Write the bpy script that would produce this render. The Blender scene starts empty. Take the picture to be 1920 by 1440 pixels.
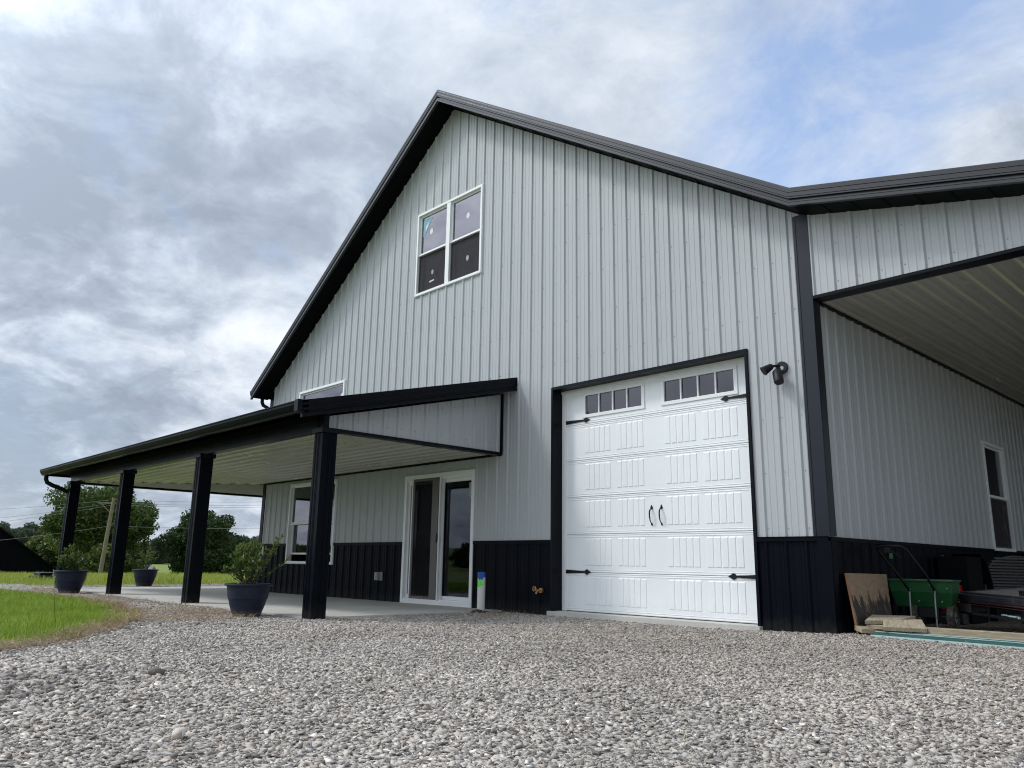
import bpy, math, random
import numpy as np
from mathutils import Vector, Matrix
random.seed(7); rng = np.random.default_rng(11)
scene = bpy.context.scene
C = scene.collection
R = math.radians

# ------------------------------------------------------------------ materials
def new_mat(name):
    m = bpy.data.materials.new(name); m.use_nodes = True
    nt = m.node_tree; nt.nodes.clear()
    out = nt.nodes.new('ShaderNodeOutputMaterial')
    return m, nt, out
def N(nt, t, **kw):
    n = nt.nodes.new(t)
    for k, v in kw.items():
        if k in n.inputs.keys() if isinstance(k, str) else False: n.inputs[k].default_value = v
        else: setattr(n, k, v)
    return n
def L(nt, a, b): nt.links.new(a, b)
def setin(n, **kw):
    for k, v in kw.items():
        k = k.replace('_', ' ')
        n.inputs[k].default_value = v
def col4(c): return (c[0], c[1], c[2], 1.0)
def paint(name, c, rough=0.4, metallic=0.0, var=0.08, vscale=1.5, bump=0.0, bscale=60.0, dust=None, coat=0.0, spec=0.5, fine=0.03, stretch=None, panels=0.0, splash=None):
    """painted / plastic / metal surface: slow colour drift, fine grain, roughness drift, optional bump."""
    m, nt, out = new_mat(name)
    b = nt.nodes.new('ShaderNodeBsdfPrincipled')
    tc = nt.nodes.new('ShaderNodeTexCoord')
    src = tc.outputs['Object']
    if stretch:
        mp = nt.nodes.new('ShaderNodeMapping'); mp.inputs['Scale'].default_value = stretch
        L(nt, src, mp.inputs['Vector']); src = mp.outputs['Vector']
    n1 = nt.nodes.new('ShaderNodeTexNoise'); setin(n1, Scale=vscale, Detail=5.0, Roughness=0.6); L(nt, src, n1.inputs['Vector'])
    n2 = nt.nodes.new('ShaderNodeTexNoise'); setin(n2, Scale=vscale*37, Detail=3.0); L(nt, tc.outputs['Object'], n2.inputs['Vector'])
    mr = nt.nodes.new('ShaderNodeMapRange'); setin(mr, From_Min=0.3, From_Max=0.7, To_Min=1-var, To_Max=1+var); L(nt, n1.outputs['Fac'], mr.inputs['Value'])
    mr2 = nt.nodes.new('ShaderNodeMapRange'); setin(mr2, From_Min=0.3, From_Max=0.7, To_Min=1-fine, To_Max=1+fine); L(nt, n2.outputs['Fac'], mr2.inputs['Value'])
    mu = nt.nodes.new('ShaderNodeMath'); mu.operation = 'MULTIPLY'; L(nt, mr.outputs[0], mu.inputs[0]); L(nt, mr2.outputs[0], mu.inputs[1])
    vm = nt.nodes.new('ShaderNodeVectorMath'); vm.operation = 'SCALE'; vm.inputs[0].default_value = c; L(nt, mu.outputs[0], vm.inputs['Scale'])
    colr = vm.outputs[0]
    if panels:   # sheet-to-sheet tone difference, 0.914 m wide sheets
        sx = nt.nodes.new('ShaderNodeSeparateXYZ'); L(nt, tc.outputs['Object'], sx.inputs[0])
        ad = nt.nodes.new('ShaderNodeMath'); ad.operation = 'ADD'; L(nt, sx.outputs['X'], ad.inputs[0]); L(nt, sx.outputs['Y'], ad.inputs[1])
        dv = nt.nodes.new('ShaderNodeMath'); dv.operation = 'DIVIDE'; L(nt, ad.outputs[0], dv.inputs[0]); dv.inputs[1].default_value = 0.9144
        fl = nt.nodes.new('ShaderNodeMath'); fl.operation = 'FLOOR'; L(nt, dv.outputs[0], fl.inputs[0])
        wn = nt.nodes.new('ShaderNodeTexWhiteNoise'); wn.noise_dimensions = '1D'; L(nt, fl.outputs[0], wn.inputs['W'])
        mp_ = nt.nodes.new('ShaderNodeMapRange'); setin(mp_, To_Min=1-panels, To_Max=1+panels); L(nt, wn.outputs['Value'], mp_.inputs['Value'])
        v2 = nt.nodes.new('ShaderNodeVectorMath'); v2.operation = 'SCALE'; L(nt, colr, v2.inputs[0]); L(nt, mp_.outputs[0], v2.inputs['Scale']); colr = v2.outputs[0]
    if splash:   # dust and mud thrown up from the gravel: (colour, height, amount)
        gx = nt.nodes.new('ShaderNodeNewGeometry'); sz = nt.nodes.new('ShaderNodeSeparateXYZ'); L(nt, gx.outputs['Position'], sz.inputs[0])
        n5 = nt.nodes.new('ShaderNodeTexNoise'); setin(n5, Scale=14.0, Detail=8.0, Roughness=0.75); L(nt, gx.outputs['Position'], n5.inputs['Vector'])
        h5 = nt.nodes.new('ShaderNodeMapRange'); setin(h5, From_Min=splash[1], From_Max=-0.05, To_Min=-0.75, To_Max=0.25); L(nt, sz.outputs['Z'], h5.inputs['Value'])
        a5 = nt.nodes.new('ShaderNodeMath'); a5.operation = 'ADD'; L(nt, n5.outputs['Fac'], a5.inputs[0]); L(nt, h5.outputs[0], a5.inputs[1])
        k5 = nt.nodes.new('ShaderNodeMapRange'); setin(k5, From_Min=0.25, From_Max=0.80, To_Min=0, To_Max=splash[2]); L(nt, a5.outputs[0], k5.inputs['Value'])
        x5 = nt.nodes.new('ShaderNodeMix'); x5.data_type = 'RGBA'; L(nt, k5.outputs[0], x5.inputs['Factor']); L(nt, colr, x5.inputs[6]); x5.inputs[7].default_value = col4(splash[0]); colr = x5.outputs[2]
    if dust:
        n3 = nt.nodes.new('ShaderNodeTexNoise'); setin(n3, Scale=dust[1], Detail=6.0, Roughness=0.7); L(nt, tc.outputs['Object'], n3.inputs['Vector'])
        m3 = nt.nodes.new('ShaderNodeMapRange'); setin(m3, From_Min=dust[2], From_Max=dust[2]+0.12, To_Min=0, To_Max=dust[3]); L(nt, n3.outputs['Fac'], m3.inputs['Value'])
        mx = nt.nodes.new('ShaderNodeMix'); mx.data_type = 'RGBA'; L(nt, m3.outputs[0], mx.inputs['Factor']); L(nt, colr, mx.inputs[6]); mx.inputs[7].default_value = col4(dust[0])
        colr = mx.outputs[2]
    L(nt, colr, b.inputs['Base Color'])
    rr = nt.nodes.new('ShaderNodeMapRange'); setin(rr, From_Min=0.3, From_Max=0.7, To_Min=rough*0.82, To_Max=min(1, rough*1.2)); L(nt, n1.outputs['Fac'], rr.inputs['Value'])
    L(nt, rr.outputs[0], b.inputs['Roughness'])
    setin(b, Metallic=metallic); b.inputs['Specular IOR Level'].default_value = spec
    if coat: b.inputs['Coat Weight'].default_value = coat
    if bump:
        nb = nt.nodes.new('ShaderNodeTexNoise'); setin(nb, Scale=bscale, Detail=4.0); L(nt, tc.outputs['Object'], nb.inputs['Vector'])
        bp = nt.nodes.new('ShaderNodeBump'); setin(bp, Strength=bump, Distance=0.01); L(nt, nb.outputs['Fac'], bp.inputs['Height']); L(nt, bp.outputs[0], b.inputs['Normal'])
    L(nt, b.outputs[0], out.inputs['Surface'])
    return m

M = {}
M['grey'] = paint('ash_grey_steel', (0.402, 0.425, 0.436), 0.40, var=0.045, vscale=0.6, bump=0.22, bscale=2.2, fine=0.02, panels=0.022)
M['black'] = paint('black_steel', (0.0022, 0.0036, 0.0072), 0.42, var=0.2, vscale=1.2, dust=((0.10, 0.10, 0.11), 30.0, 0.72, 0.35), spec=0.07, panels=0.12, splash=((0.06, 0.055, 0.05), 0.30, 0.28))
M['trim'] = paint('black_trim', (0.0035, 0.0046, 0.0080), 0.32, var=0.15, vscale=2.0, spec=0.12)
M['corner'] = paint('sky_tinted_corner_trim', (0.011, 0.0135, 0.022), 0.34, var=0.12, vscale=1.5, spec=0.3)  # black trim; bluish lift in the colour stands in for reflected sky
M['roof'] = paint('charcoal_roof', (0.035, 0.037, 0.042), 0.34, var=0.12, vscale=1.0)
M['soffit'] = paint('black_soffit', (0.0030, 0.0032, 0.0038), 0.6, var=0.2, spec=0.08)
M['rake'] = paint('black_rake_trim', (0.015, 0.016, 0.019), 0.30, var=0.12, vscale=1.5, spec=0.5)
M['liner'] = paint('light_liner_steel', (0.37, 0.37, 0.325), 0.24, var=0.04, vscale=0.8)
M['white'] = paint('white_vinyl', (0.80, 0.82, 0.82), 0.38, var=0.02, fine=0.01)
M['door'] = paint('white_door_enamel', (0.80, 0.83, 0.84), 0.42, var=0.025, vscale=1.0, bump=0.12, bscale=90.0, fine=0.012, splash=((0.42, 0.39, 0.35), 0.42, 0.30))
M['iron'] = paint('black_iron', (0.006, 0.006, 0.008), 0.45, spec=0.3)
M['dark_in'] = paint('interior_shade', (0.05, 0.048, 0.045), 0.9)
M['screw'] = paint('screw_zinc', (0.20, 0.21, 0.21), 0.5, metallic=0.3)
M['brass'] = paint('brass', (0.50, 0.30, 0.13), 0.4, metallic=0.7, var=0.3, vscale=30)
M['boxgrey'] = paint('grey_plastic', (0.30, 0.31, 0.32), 0.35)
M['pvc'] = paint('white_pvc', (0.70, 0.70, 0.66), 0.4, var=0.06, vscale=8)
M['pot'] = paint('slate_blue_resin', (0.012, 0.018, 0.038), 0.55, var=0.2, vscale=6, bump=0.3, bscale=140, dust=((0.08, 0.09, 0.11), 18, 0.58, 0.35), spec=0.3, splash=((0.16, 0.13, 0.10), 0.12, 0.5))
M['green'] = paint('green_plastic', (0.010, 0.085, 0.026), 0.42, var=0.2, vscale=5, dust=((0.05, 0.05, 0.03), 10, 0.55, 0.4))
M['galv'] = paint('galvanised', (0.30, 0.31, 0.32), 0.45, metallic=0.6, var=0.2, vscale=10)
M['rubber'] = paint('rubber', (0.03, 0.028, 0.026), 0.8, dust=((0.14, 0.12, 0.09), 12, 0.48, 0.8))
M['steelblack'] = paint('black_frame_steel', (0.022, 0.023, 0.03), 0.4, var=0.3, vscale=6, dust=((0.10, 0.09, 0.08), 14, 0.55, 0.5))
M['red'] = paint('red_plastic', (0.35, 0.012, 0.012), 0.4)
M['redstripe'] = paint('faded_red_stripe', (0.05, 0.014, 0.016), 0.6)
M['weave'] = paint('dark_mesh', (0.006, 0.007, 0.008), 0.85, bump=0.5, bscale=60, spec=0.08)
M['slat'] = paint('dark_slat', (0.045, 0.045, 0.043), 0.6, var=0.2)
M['greensteel'] = paint('green_painted_channel', (0.035, 0.115, 0.10), 0.45, var=0.2, vscale=4, dust=((0.25, 0.28, 0.26), 25, 0.6, 0.5))
M['palesteel'] = paint('pale_flange', (0.38, 0.50, 0.50), 0.45, var=0.1, vscale=6)
M['blue_tape'] = paint('blue_tape', (0.010, 0.09, 0.36), 0.6, var=0.15, vscale=40)
M['sticker'] = paint('white_sticker', (0.65, 0.66, 0.66), 0.5)
M['sticker_blue'] = paint('blue_sticker', (0.16, 0.36, 0.46), 0.5)
M['screenframe'] = paint('taupe_screen_frame', (0.105, 0.095, 0.09), 0.45)
M['barn'] = paint('dark_barn_boards', (0.0045, 0.0052, 0.007), 0.9, spec=0.05, var=0.25, vscale=1.2, stretch=(4, 4, 0.3), bump=0.2, bscale=8)
M['palehouse'] = paint('pale_roofing', (0.16, 0.17, 0.18), 0.8)
M['bark'] = paint('bark', (0.055, 0.042, 0.03), 0.9, var=0.3, vscale=6, bump=0.6, bscale=20)
M['pole'] = paint('weathered_pole', (0.20, 0.165, 0.115), 0.85, var=0.2, vscale=3)
M['wire'] = paint('wire', (0.22, 0.25, 0.22), 0.5)
M['potsoil'] = paint('potting_mulch', (0.20, 0.16, 0.11), 0.95, var=0.5, vscale=40, bump=1.0, bscale=80)
M['blind'] = paint('brown_blind', (0.09, 0.05, 0.045), 0.7, var=0.15)
M['straw'] = paint('dry_straw', (0.30, 0.22, 0.12), 0.85, var=0.35, vscale=12)
M['stem'] = paint('woody_stem', (0.07, 0.055, 0.03), 0.8)
M['whitehose'] = paint('pale_weed', (0.30, 0.33, 0.18), 0.8)

def wood(name, c1, c2, scale=3.0, stain=None):
    m, nt, out = new_mat(name)
    b = nt.nodes.new('ShaderNodeBsdfPrincipled'); tc = nt.nodes.new('ShaderNodeTexCoord')
    mp = nt.nodes.new('ShaderNodeMapping'); mp.inputs['Scale'].default_value = (1.5, 14, 14); L(nt, tc.outputs['Object'], mp.inputs['Vector'])
    n = nt.nodes.new('ShaderNodeTexNoise'); setin(n, Scale=scale, Detail=8.0, Roughness=0.65, Distortion=0.8); L(nt, mp.outputs[0], n.inputs['Vector'])
    cr = nt.nodes.new('ShaderNodeValToRGB'); cr.color_ramp.elements[0].position = 0.32; cr.color_ramp.elements[0].color = col4(c1)
    cr.color_ramp.elements[1].position = 0.68; cr.color_ramp.elements[1].color = col4(c2); L(nt, n.outputs['Fac'], cr.inputs['Fac'])
    colr = cr.outputs[0]
    if stain:
        mp2 = nt.nodes.new('ShaderNodeMapping'); mp2.inputs['Scale'].default_value = (1.0, 5.5, 1.6); mp2.inputs['Location'].default_value = (0, 0.9, 0.0)
        L(nt, tc.outputs['Object'], mp2.inputs['Vector'])
        n2 = nt.nodes.new('ShaderNodeTexNoise'); setin(n2, Scale=2.2, Detail=7.0, Roughness=0.66, Distortion=0.6); L(nt, mp2.outputs[0], n2.inputs['Vector'])
        sp = nt.nodes.new('ShaderNodeSeparateXYZ'); L(nt, tc.outputs['Object'], sp.inputs[0])
        ma = nt.nodes.new('ShaderNodeMapRange'); setin(ma, From_Min=0.48, From_Max=0.25, To_Min=-0.22, To_Max=0.09); L(nt, sp.outputs['Z'], ma.inputs['Value'])
        ad = nt.nodes.new('ShaderNodeMath'); ad.operation = 'ADD'; L(nt, n2.outputs['Fac'], ad.inputs[0]); L(nt, ma.outputs[0], ad.inputs[1])
        mr = nt.nodes.new('ShaderNodeMapRange'); setin(mr, From_Min=0.47, From_Max=0.53, To_Min=0, To_Max=0.9); L(nt, ad.outputs[0], mr.inputs['Value'])
        mx = nt.nodes.new('ShaderNodeMix'); mx.data_type = 'RGBA'; L(nt, mr.outputs[0], mx.inputs['Factor']); L(nt, colr, mx.inputs[6]); mx.inputs[7].default_value = col4(stain)
        colr = mx.outputs[2]
    L(nt, colr, b.inputs['Base Color']); setin(b, Roughness=0.8)
    bp = nt.nodes.new('ShaderNodeBump'); setin(bp, Strength=0.4, Distance=0.004); L(nt, n.outputs['Fac'], bp.inputs['Height']); L(nt, bp.outputs[0], b.inputs['Normal'])
    L(nt, b.outputs[0], out.inputs['Surface'])
    return m
M['ply'] = wood('plywood', (0.22, 0.15, 0.09), (0.36, 0.26, 0.17), 2.0, stain=(0.018, 0.018, 0.02))
M['plank'] = wood('weathered_plank', (0.20, 0.16, 0.10), (0.42, 0.36, 0.26), 3.0)
M['plyedge'] = paint('plywood_edge', (0.30, 0.15, 0.08), 0.85, var=0.25, vscale=8)
M['deckwood'] = wood('grey_deck_wood', (0.13, 0.115, 0.11), (0.24, 0.21, 0.20), 2.0)

def concrete():
    m, nt, out = new_mat('concrete')
    b = nt.nodes.new('ShaderNodeBsdfPrincipled'); tc = nt.nodes.new('ShaderNodeTexCoord')
    n1 = nt.nodes.new('ShaderNodeTexNoise'); setin(n1, Scale=0.9, Detail=7.0, Roughness=0.65); L(nt, tc.outputs['Object'], n1.inputs['Vector'])
    n2 = nt.nodes.new('ShaderNodeTexNoise'); setin(n2, Scale=60.0, Detail=4.0); L(nt, tc.outputs['Object'], n2.inputs['Vector'])
    cr = nt.nodes.new('ShaderNodeValToRGB'); cr.color_ramp.elements[0].position = 0.3; cr.color_ramp.elements[0].color = (0.42, 0.41, 0.375, 1)
    cr.color_ramp.elements[1].position = 0.7; cr.color_ramp.elements[1].color = (0.56, 0.55, 0.51, 1); L(nt, n1.outputs['Fac'], cr.inputs['Fac'])
    mr = nt.nodes.new('ShaderNodeMapRange'); setin(mr, From_Min=0.3, From_Max=0.7, To_Min=0.92, To_Max=1.05); L(nt, n2.outputs['Fac'], mr.inputs['Value'])
    vm = nt.nodes.new('ShaderNodeVectorMath'); vm.operation = 'SCALE'; L(nt, cr.outputs[0], vm.inputs[0]); L(nt, mr.outputs[0], vm.inputs['Scale'])
    L(nt, vm.outputs[0], b.inputs['Base Color']); setin(b, Roughness=0.75)
    bp = nt.nodes.new('ShaderNodeBump'); setin(bp, Strength=0.2, Distance=0.003); L(nt, n2.outputs['Fac'], bp.inputs['Height']); L(nt, bp.outputs[0], b.inputs['Normal'])
    L(nt, b.outputs[0], out.inputs['Surface']); return m
M['concrete'] = concrete()

def glass(name, tint, refl, rough=0.02, gc=(0.93, 0.90, 0.98, 1)):
    """thin coated window glass: clear tinted sheet with a mirror coat that grows towards grazing angles"""
    m, nt, out = new_mat(name)
    tr = nt.nodes.new('ShaderNodeBsdfTransparent'); tr.inputs[0].default_value = col4(tint)
    gl = nt.nodes.new('ShaderNodeBsdfGlossy'); gl.inputs['Color'].default_value = gc; setin(gl, Roughness=rough)
    lw = nt.nodes.new('ShaderNodeFresnel'); setin(lw, IOR=1.5)
    mr = nt.nodes.new('ShaderNodeMapRange'); setin(mr, From_Min=0.0, From_Max=1.0, To_Min=refl, To_Max=1.0); L(nt, lw.outputs[0], mr.inputs['Value'])
    tc = nt.nodes.new('ShaderNodeTexCoord'); nb = nt.nodes.new('ShaderNodeTexNoise'); setin(nb, Scale=1.3, Detail=1.0); L(nt, tc.outputs['Object'], nb.inputs['Vector'])
    bp = nt.nodes.new('ShaderNodeBump'); setin(bp, Strength=0.03, Distance=0.02); L(nt, nb.outputs['Fac'], bp.inputs['Height']); L(nt, bp.outputs[0], gl.inputs['Normal'])
    mx = nt.nodes.new('ShaderNodeMixShader'); L(nt, mr.outputs[0], mx.inputs[0]); L(nt, tr.outputs[0], mx.inputs[1]); L(nt, gl.outputs[0], mx.inputs[2])
    L(nt, mx.outputs[0], out.inputs['Surface']); return m
M['glass'] = glass('coated_glass', (0.55, 0.60, 0.58), 0.12)
M['glass_low'] = glass('door_glass', (0.42, 0.50, 0.48), 0.03, gc=(0.50, 0.56, 0.64, 1))
M['glass_dark'] = glass('smoked_pane', (0.10, 0.11, 0.13), 0.05, 0.08)
def screen_mat(name='insect_screen', c=0.070):
    m, nt, out = new_mat(name)
    tr = nt.nodes.new('ShaderNodeBsdfTransparent'); df = nt.nodes.new('ShaderNodeBsdfDiffuse'); df.inputs[0].default_value = (c, c*0.95, c*1.05, 1)
    tc = nt.nodes.new('ShaderNodeTexCoord'); wv = nt.nodes.new('ShaderNodeTexWave'); setin(wv, Scale=5.0, Distortion=5.0, Detail=1.0); L(nt, tc.outputs['Object'], wv.inputs['Vector'])
    mr = nt.nodes.new('ShaderNodeMapRange'); setin(mr, To_Min=0.52, To_Max=0.66); L(nt, wv.outputs['Fac'], mr.inputs['Value'])
    mx = nt.nodes.new('ShaderNodeMixShader'); L(nt, mr.outputs[0], mx.inputs[0]); L(nt, tr.outputs[0], mx.inputs[1]); L(nt, df.outputs[0], mx.inputs[2])
    L(nt, mx.outputs[0], out.inputs['Surface']); return m
M['screen'] = screen_mat(); M['screen_door'] = screen_mat('door_insect_screen', 0.022)

def leaf_mat(name, c1, c2, c3, transl=0.35, rough=0.5):
    """colours vary by a per-leaf attribute; some light passes through"""
    m, nt, out = new_mat(name)
    at = nt.nodes.new('ShaderNodeAttribute'); at.attribute_name = 'tone'
    cr = nt.nodes.new('ShaderNodeValToRGB'); e = cr.color_ramp.elements
    e[0].position = 0.0; e[0].color = col4(c1); e[1].position = 1.0; e[1].color = col4(c3)
    x = e.new(0.5); x.color = col4(c2); L(nt, at.outputs['Fac'], cr.inputs['Fac'])
    b = nt.nodes.new('ShaderNodeBsdfPrincipled'); L(nt, cr.outputs[0], b.inputs['Base Color']); setin(b, Roughness=rough)
    b.inputs['Specular IOR Level'].default_value = 0.3
    t = nt.nodes.new('ShaderNodeBsdfTranslucent'); L(nt, cr.outputs[0], t.inputs[0])
    mx = nt.nodes.new('ShaderNodeMixShader'); mx.inputs[0].default_value = transl
    L(nt, b.outputs[0], mx.inputs[1]); L(nt, t.outputs[0], mx.inputs[2]); L(nt, mx.outputs[0], out.inputs['Surface']); return m
M['leaf_tree'] = leaf_mat('tree_leaves', (0.030, 0.055, 0.014), (0.080, 0.125, 0.030), (0.20, 0.25, 0.07))
M['leaf_dark'] = leaf_mat('dark_tree_leaves', (0.018, 0.040, 0.016), (0.042, 0.080, 0.024), (0.085, 0.13, 0.038))
M['leaf_far'] = leaf_mat('haze_tinted_far_leaves', (0.055, 0.080, 0.055), (0.085, 0.115, 0.070), (0.13, 0.165, 0.09))  # paler, bluer greens: distance haze is put into the leaf colour
M['leaf_shrub'] = leaf_mat('shrub_leaves', (0.022, 0.05, 0.010), (0.075, 0.13, 0.022), (0.24, 0.29, 0.08), rough=0.35)
M['grass'] = leaf_mat('grass_blades', (0.10, 0.165, 0.014), (0.22, 0.34, 0.028), (0.50, 0.56, 0.14), transl=0.45)
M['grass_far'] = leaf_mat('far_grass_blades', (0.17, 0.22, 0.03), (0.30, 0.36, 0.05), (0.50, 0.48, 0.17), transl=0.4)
M['strawm'] = leaf_mat('straw_blades', (0.10, 0.062, 0.032), (0.27, 0.185, 0.095), (0.70, 0.58, 0.36), transl=0.2, rough=0.7)
M['stone'] = leaf_mat('crushed_stone', (0.12, 0.115, 0.12), (0.33, 0.31, 0.30), (0.62, 0.59, 0.56), transl=0.0, rough=0.85)
def stone_mat():
    m, nt, out = new_mat('crushed_limestone')
    at = nt.nodes.new('ShaderNodeAttribute'); at.attribute_name = 'tone'
    cr = nt.nodes.new('ShaderNodeValToRGB'); e = cr.color_ramp.elements
    pts = [(0.0, (0.085, 0.078, 0.074)), (0.14, (0.20, 0.18, 0.163)), (0.35, (0.39, 0.35, 0.31)), (0.55, (0.53, 0.475, 0.415)), (0.70, (0.385, 0.38, 0.365)), (0.86, (0.68, 0.615, 0.54)), (0.95, (0.44, 0.33, 0.25)), (1.0, (0.80, 0.78, 0.75))]
    e[0].position, e[0].color = pts[0][0], col4(pts[0][1]); e[1].position, e[1].color = pts[-1][0], col4(pts[-1][1])
    for p, c in pts[1:-1]:
        x = e.new(p); x.color = col4(c)
    L(nt, at.outputs['Fac'], cr.inputs['Fac'])
    tc = nt.nodes.new('ShaderNodeTexCoord'); n = nt.nodes.new('ShaderNodeTexNoise'); setin(n, Scale=90.0, Detail=4.0, Roughness=0.7); L(nt, tc.outputs['Object'], n.inputs['Vector'])
    mr = nt.nodes.new('ShaderNodeMapRange'); setin(mr, From_Min=0.3, From_Max=0.7, To_Min=0.78, To_Max=1.2); L(nt, n.outputs['Fac'], mr.inputs['Value'])
    n2 = nt.nodes.new('ShaderNodeTexNoise'); setin(n2, Scale=0.7, Detail=3.0); L(nt, tc.outputs['Object'], n2.inputs['Vector'])
    mr2 = nt.nodes.new('ShaderNodeMapRange'); setin(mr2, From_Min=0.3, From_Max=0.7, To_Min=0.80, To_Max=1.12); L(nt, n2.outputs['Fac'], mr2.inputs['Value'])
    mm = nt.nodes.new('ShaderNodeMath'); mm.operation = 'MULTIPLY'; L(nt, mr.outputs[0], mm.inputs[0]); L(nt, mr2.outputs[0], mm.inputs[1])
    vm = nt.nodes.new('ShaderNodeVectorMath'); vm.operation = 'SCALE'; L(nt, cr.outputs[0], vm.inputs[0]); L(nt, mm.outputs[0], vm.inputs['Scale'])
    sp = nt.nodes.new('ShaderNodeSeparateXYZ'); L(nt, tc.outputs['Object'], sp.inputs[0])
    near = nt.nodes.new('ShaderNodeMapRange'); setin(near, From_Min=-4.6, From_Max=-1.2, To_Min=0.0, To_Max=0.30); L(nt, sp.outputs['Y'], near.inputs['Value'])
    n6 = nt.nodes.new('ShaderNodeTexNoise'); setin(n6, Scale=1.6, Detail=5.0, Roughness=0.7); L(nt, tc.outputs['Object'], n6.inputs['Vector'])
    k6 = nt.nodes.new('ShaderNodeMapRange'); setin(k6, From_Min=0.35, From_Max=0.65, To_Min=0.4, To_Max=1.7); L(nt, n6.outputs['Fac'], k6.inputs['Value'])
    q6 = nt.nodes.new('ShaderNodeMath'); q6.operation = 'MULTIPLY'; L(nt, near.outputs[0], q6.inputs[0]); L(nt, k6.outputs[0], q6.inputs[1])
    dm = nt.nodes.new('ShaderNodeMix'); dm.data_type = 'RGBA'; L(nt, q6.outputs[0], dm.inputs['Factor']); L(nt, vm.outputs[0], dm.inputs[6]); dm.inputs[7].default_value = (0.25, 0.195, 0.145, 1)
    b = nt.nodes.new('ShaderNodeBsdfPrincipled'); L(nt, dm.outputs[2], b.inputs['Base Color']); setin(b, Roughness=0.85)
    bp = nt.nodes.new('ShaderNodeBump'); setin(bp, Strength=0.35, Distance=0.003); L(nt, n.outputs['Fac'], bp.inputs['Height']); L(nt, bp.outputs[0], b.inputs['Normal'])
    L(nt, b.outputs[0], out.inputs['Surface']); return m
M['stone'] = stone_mat()

def ground_mat():
    m, nt, out = new_mat('ground_cover')
    tc = nt.nodes.new('ShaderNodeTexCoord')
    b = nt.nodes.new('ShaderNodeBsdfPrincipled'); setin(b, Roughness=0.95)
    # stone bed
    vo = nt.nodes.new('ShaderNodeTexVoronoi'); setin(vo, Scale=36.0, Randomness=1.0); L(nt, tc.outputs['Object'], vo.inputs['Vector'])
    bw = nt.nodes.new('ShaderNodeSeparateColor'); L(nt, vo.outputs['Color'], bw.inputs[0])
    cr = nt.nodes.new('ShaderNodeValToRGB'); e = cr.color_ramp.elements
    e[0].color = (0.12, 0.115, 0.12, 1); e[1].color = (0.50, 0.48, 0.45, 1); x = e.new(0.45); x.color = (0.27, 0.25, 0.24, 1)
    L(nt, bw.outputs[0], cr.inputs['Fac'])
    # dirt
    nd = nt.nodes.new('ShaderNodeTexNoise'); setin(nd, Scale=9.0, Detail=8.0, Roughness=0.7); L(nt, tc.outputs['Object'], nd.inputs['Vector'])
    cd = nt.nodes.new('ShaderNodeValToRGB'); e = cd.color_ramp.elements
    e[0].position = 0.3; e[0].color = (0.07, 0.05, 0.035, 1); e[1].position = 0.7; e[1].color = (0.20, 0.15, 0.10, 1); L(nt, nd.outputs['Fac'], cd.inputs['Fac'])
    # grassland
    ng = nt.nodes.new('ShaderNodeTexNoise'); setin(ng, Scale=1.3, Detail=8.0, Roughness=0.7); L(nt, tc.outputs['Object'], ng.inputs['Vector'])
    cg = nt.nodes.new('ShaderNodeValToRGB'); e = cg.color_ramp.elements
    e[0].position = 0.3; e[0].color = (0.09, 0.14, 0.02, 1); e[1].position = 0.7; e[1].color = (0.22, 0.27, 0.05, 1); L(nt, ng.outputs['Fac'], cg.inputs['Fac'])
    a1 = nt.nodes.new('ShaderNodeAttribute'); a1.attribute_name = 'dirt'
    a2 = nt.nodes.new('ShaderNodeAttribute'); a2.attribute_name = 'lawn'
    m1 = nt.nodes.new('ShaderNodeMix'); m1.data_type = 'RGBA'; L(nt, a1.outputs['Fac'], m1.inputs['Factor']); L(nt, cr.outputs[0], m1.inputs[6]); L(nt, cd.outputs[0], m1.inputs[7])
    m2 = nt.nodes.new('ShaderNodeMix'); m2.data_type = 'RGBA'; L(nt, a2.outputs['Fac'], m2.inputs['Factor']); L(nt, m1.outputs[2], m2.inputs[6]); L(nt, cg.outputs[0], m2.inputs[7])
    L(nt, m2.outputs[2], b.inputs['Base Color'])
    bp = nt.nodes.new('ShaderNodeBump'); setin(bp, Strength=0.9, Distance=0.012); bp.invert = True; L(nt, vo.outputs['Distance'], bp.inputs['Height']); L(nt, bp.outputs[0], b.inputs['Normal'])
    L(nt, b.outputs[0], out.inputs['Surface']); return m
M['ground'] = ground_mat()
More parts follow.
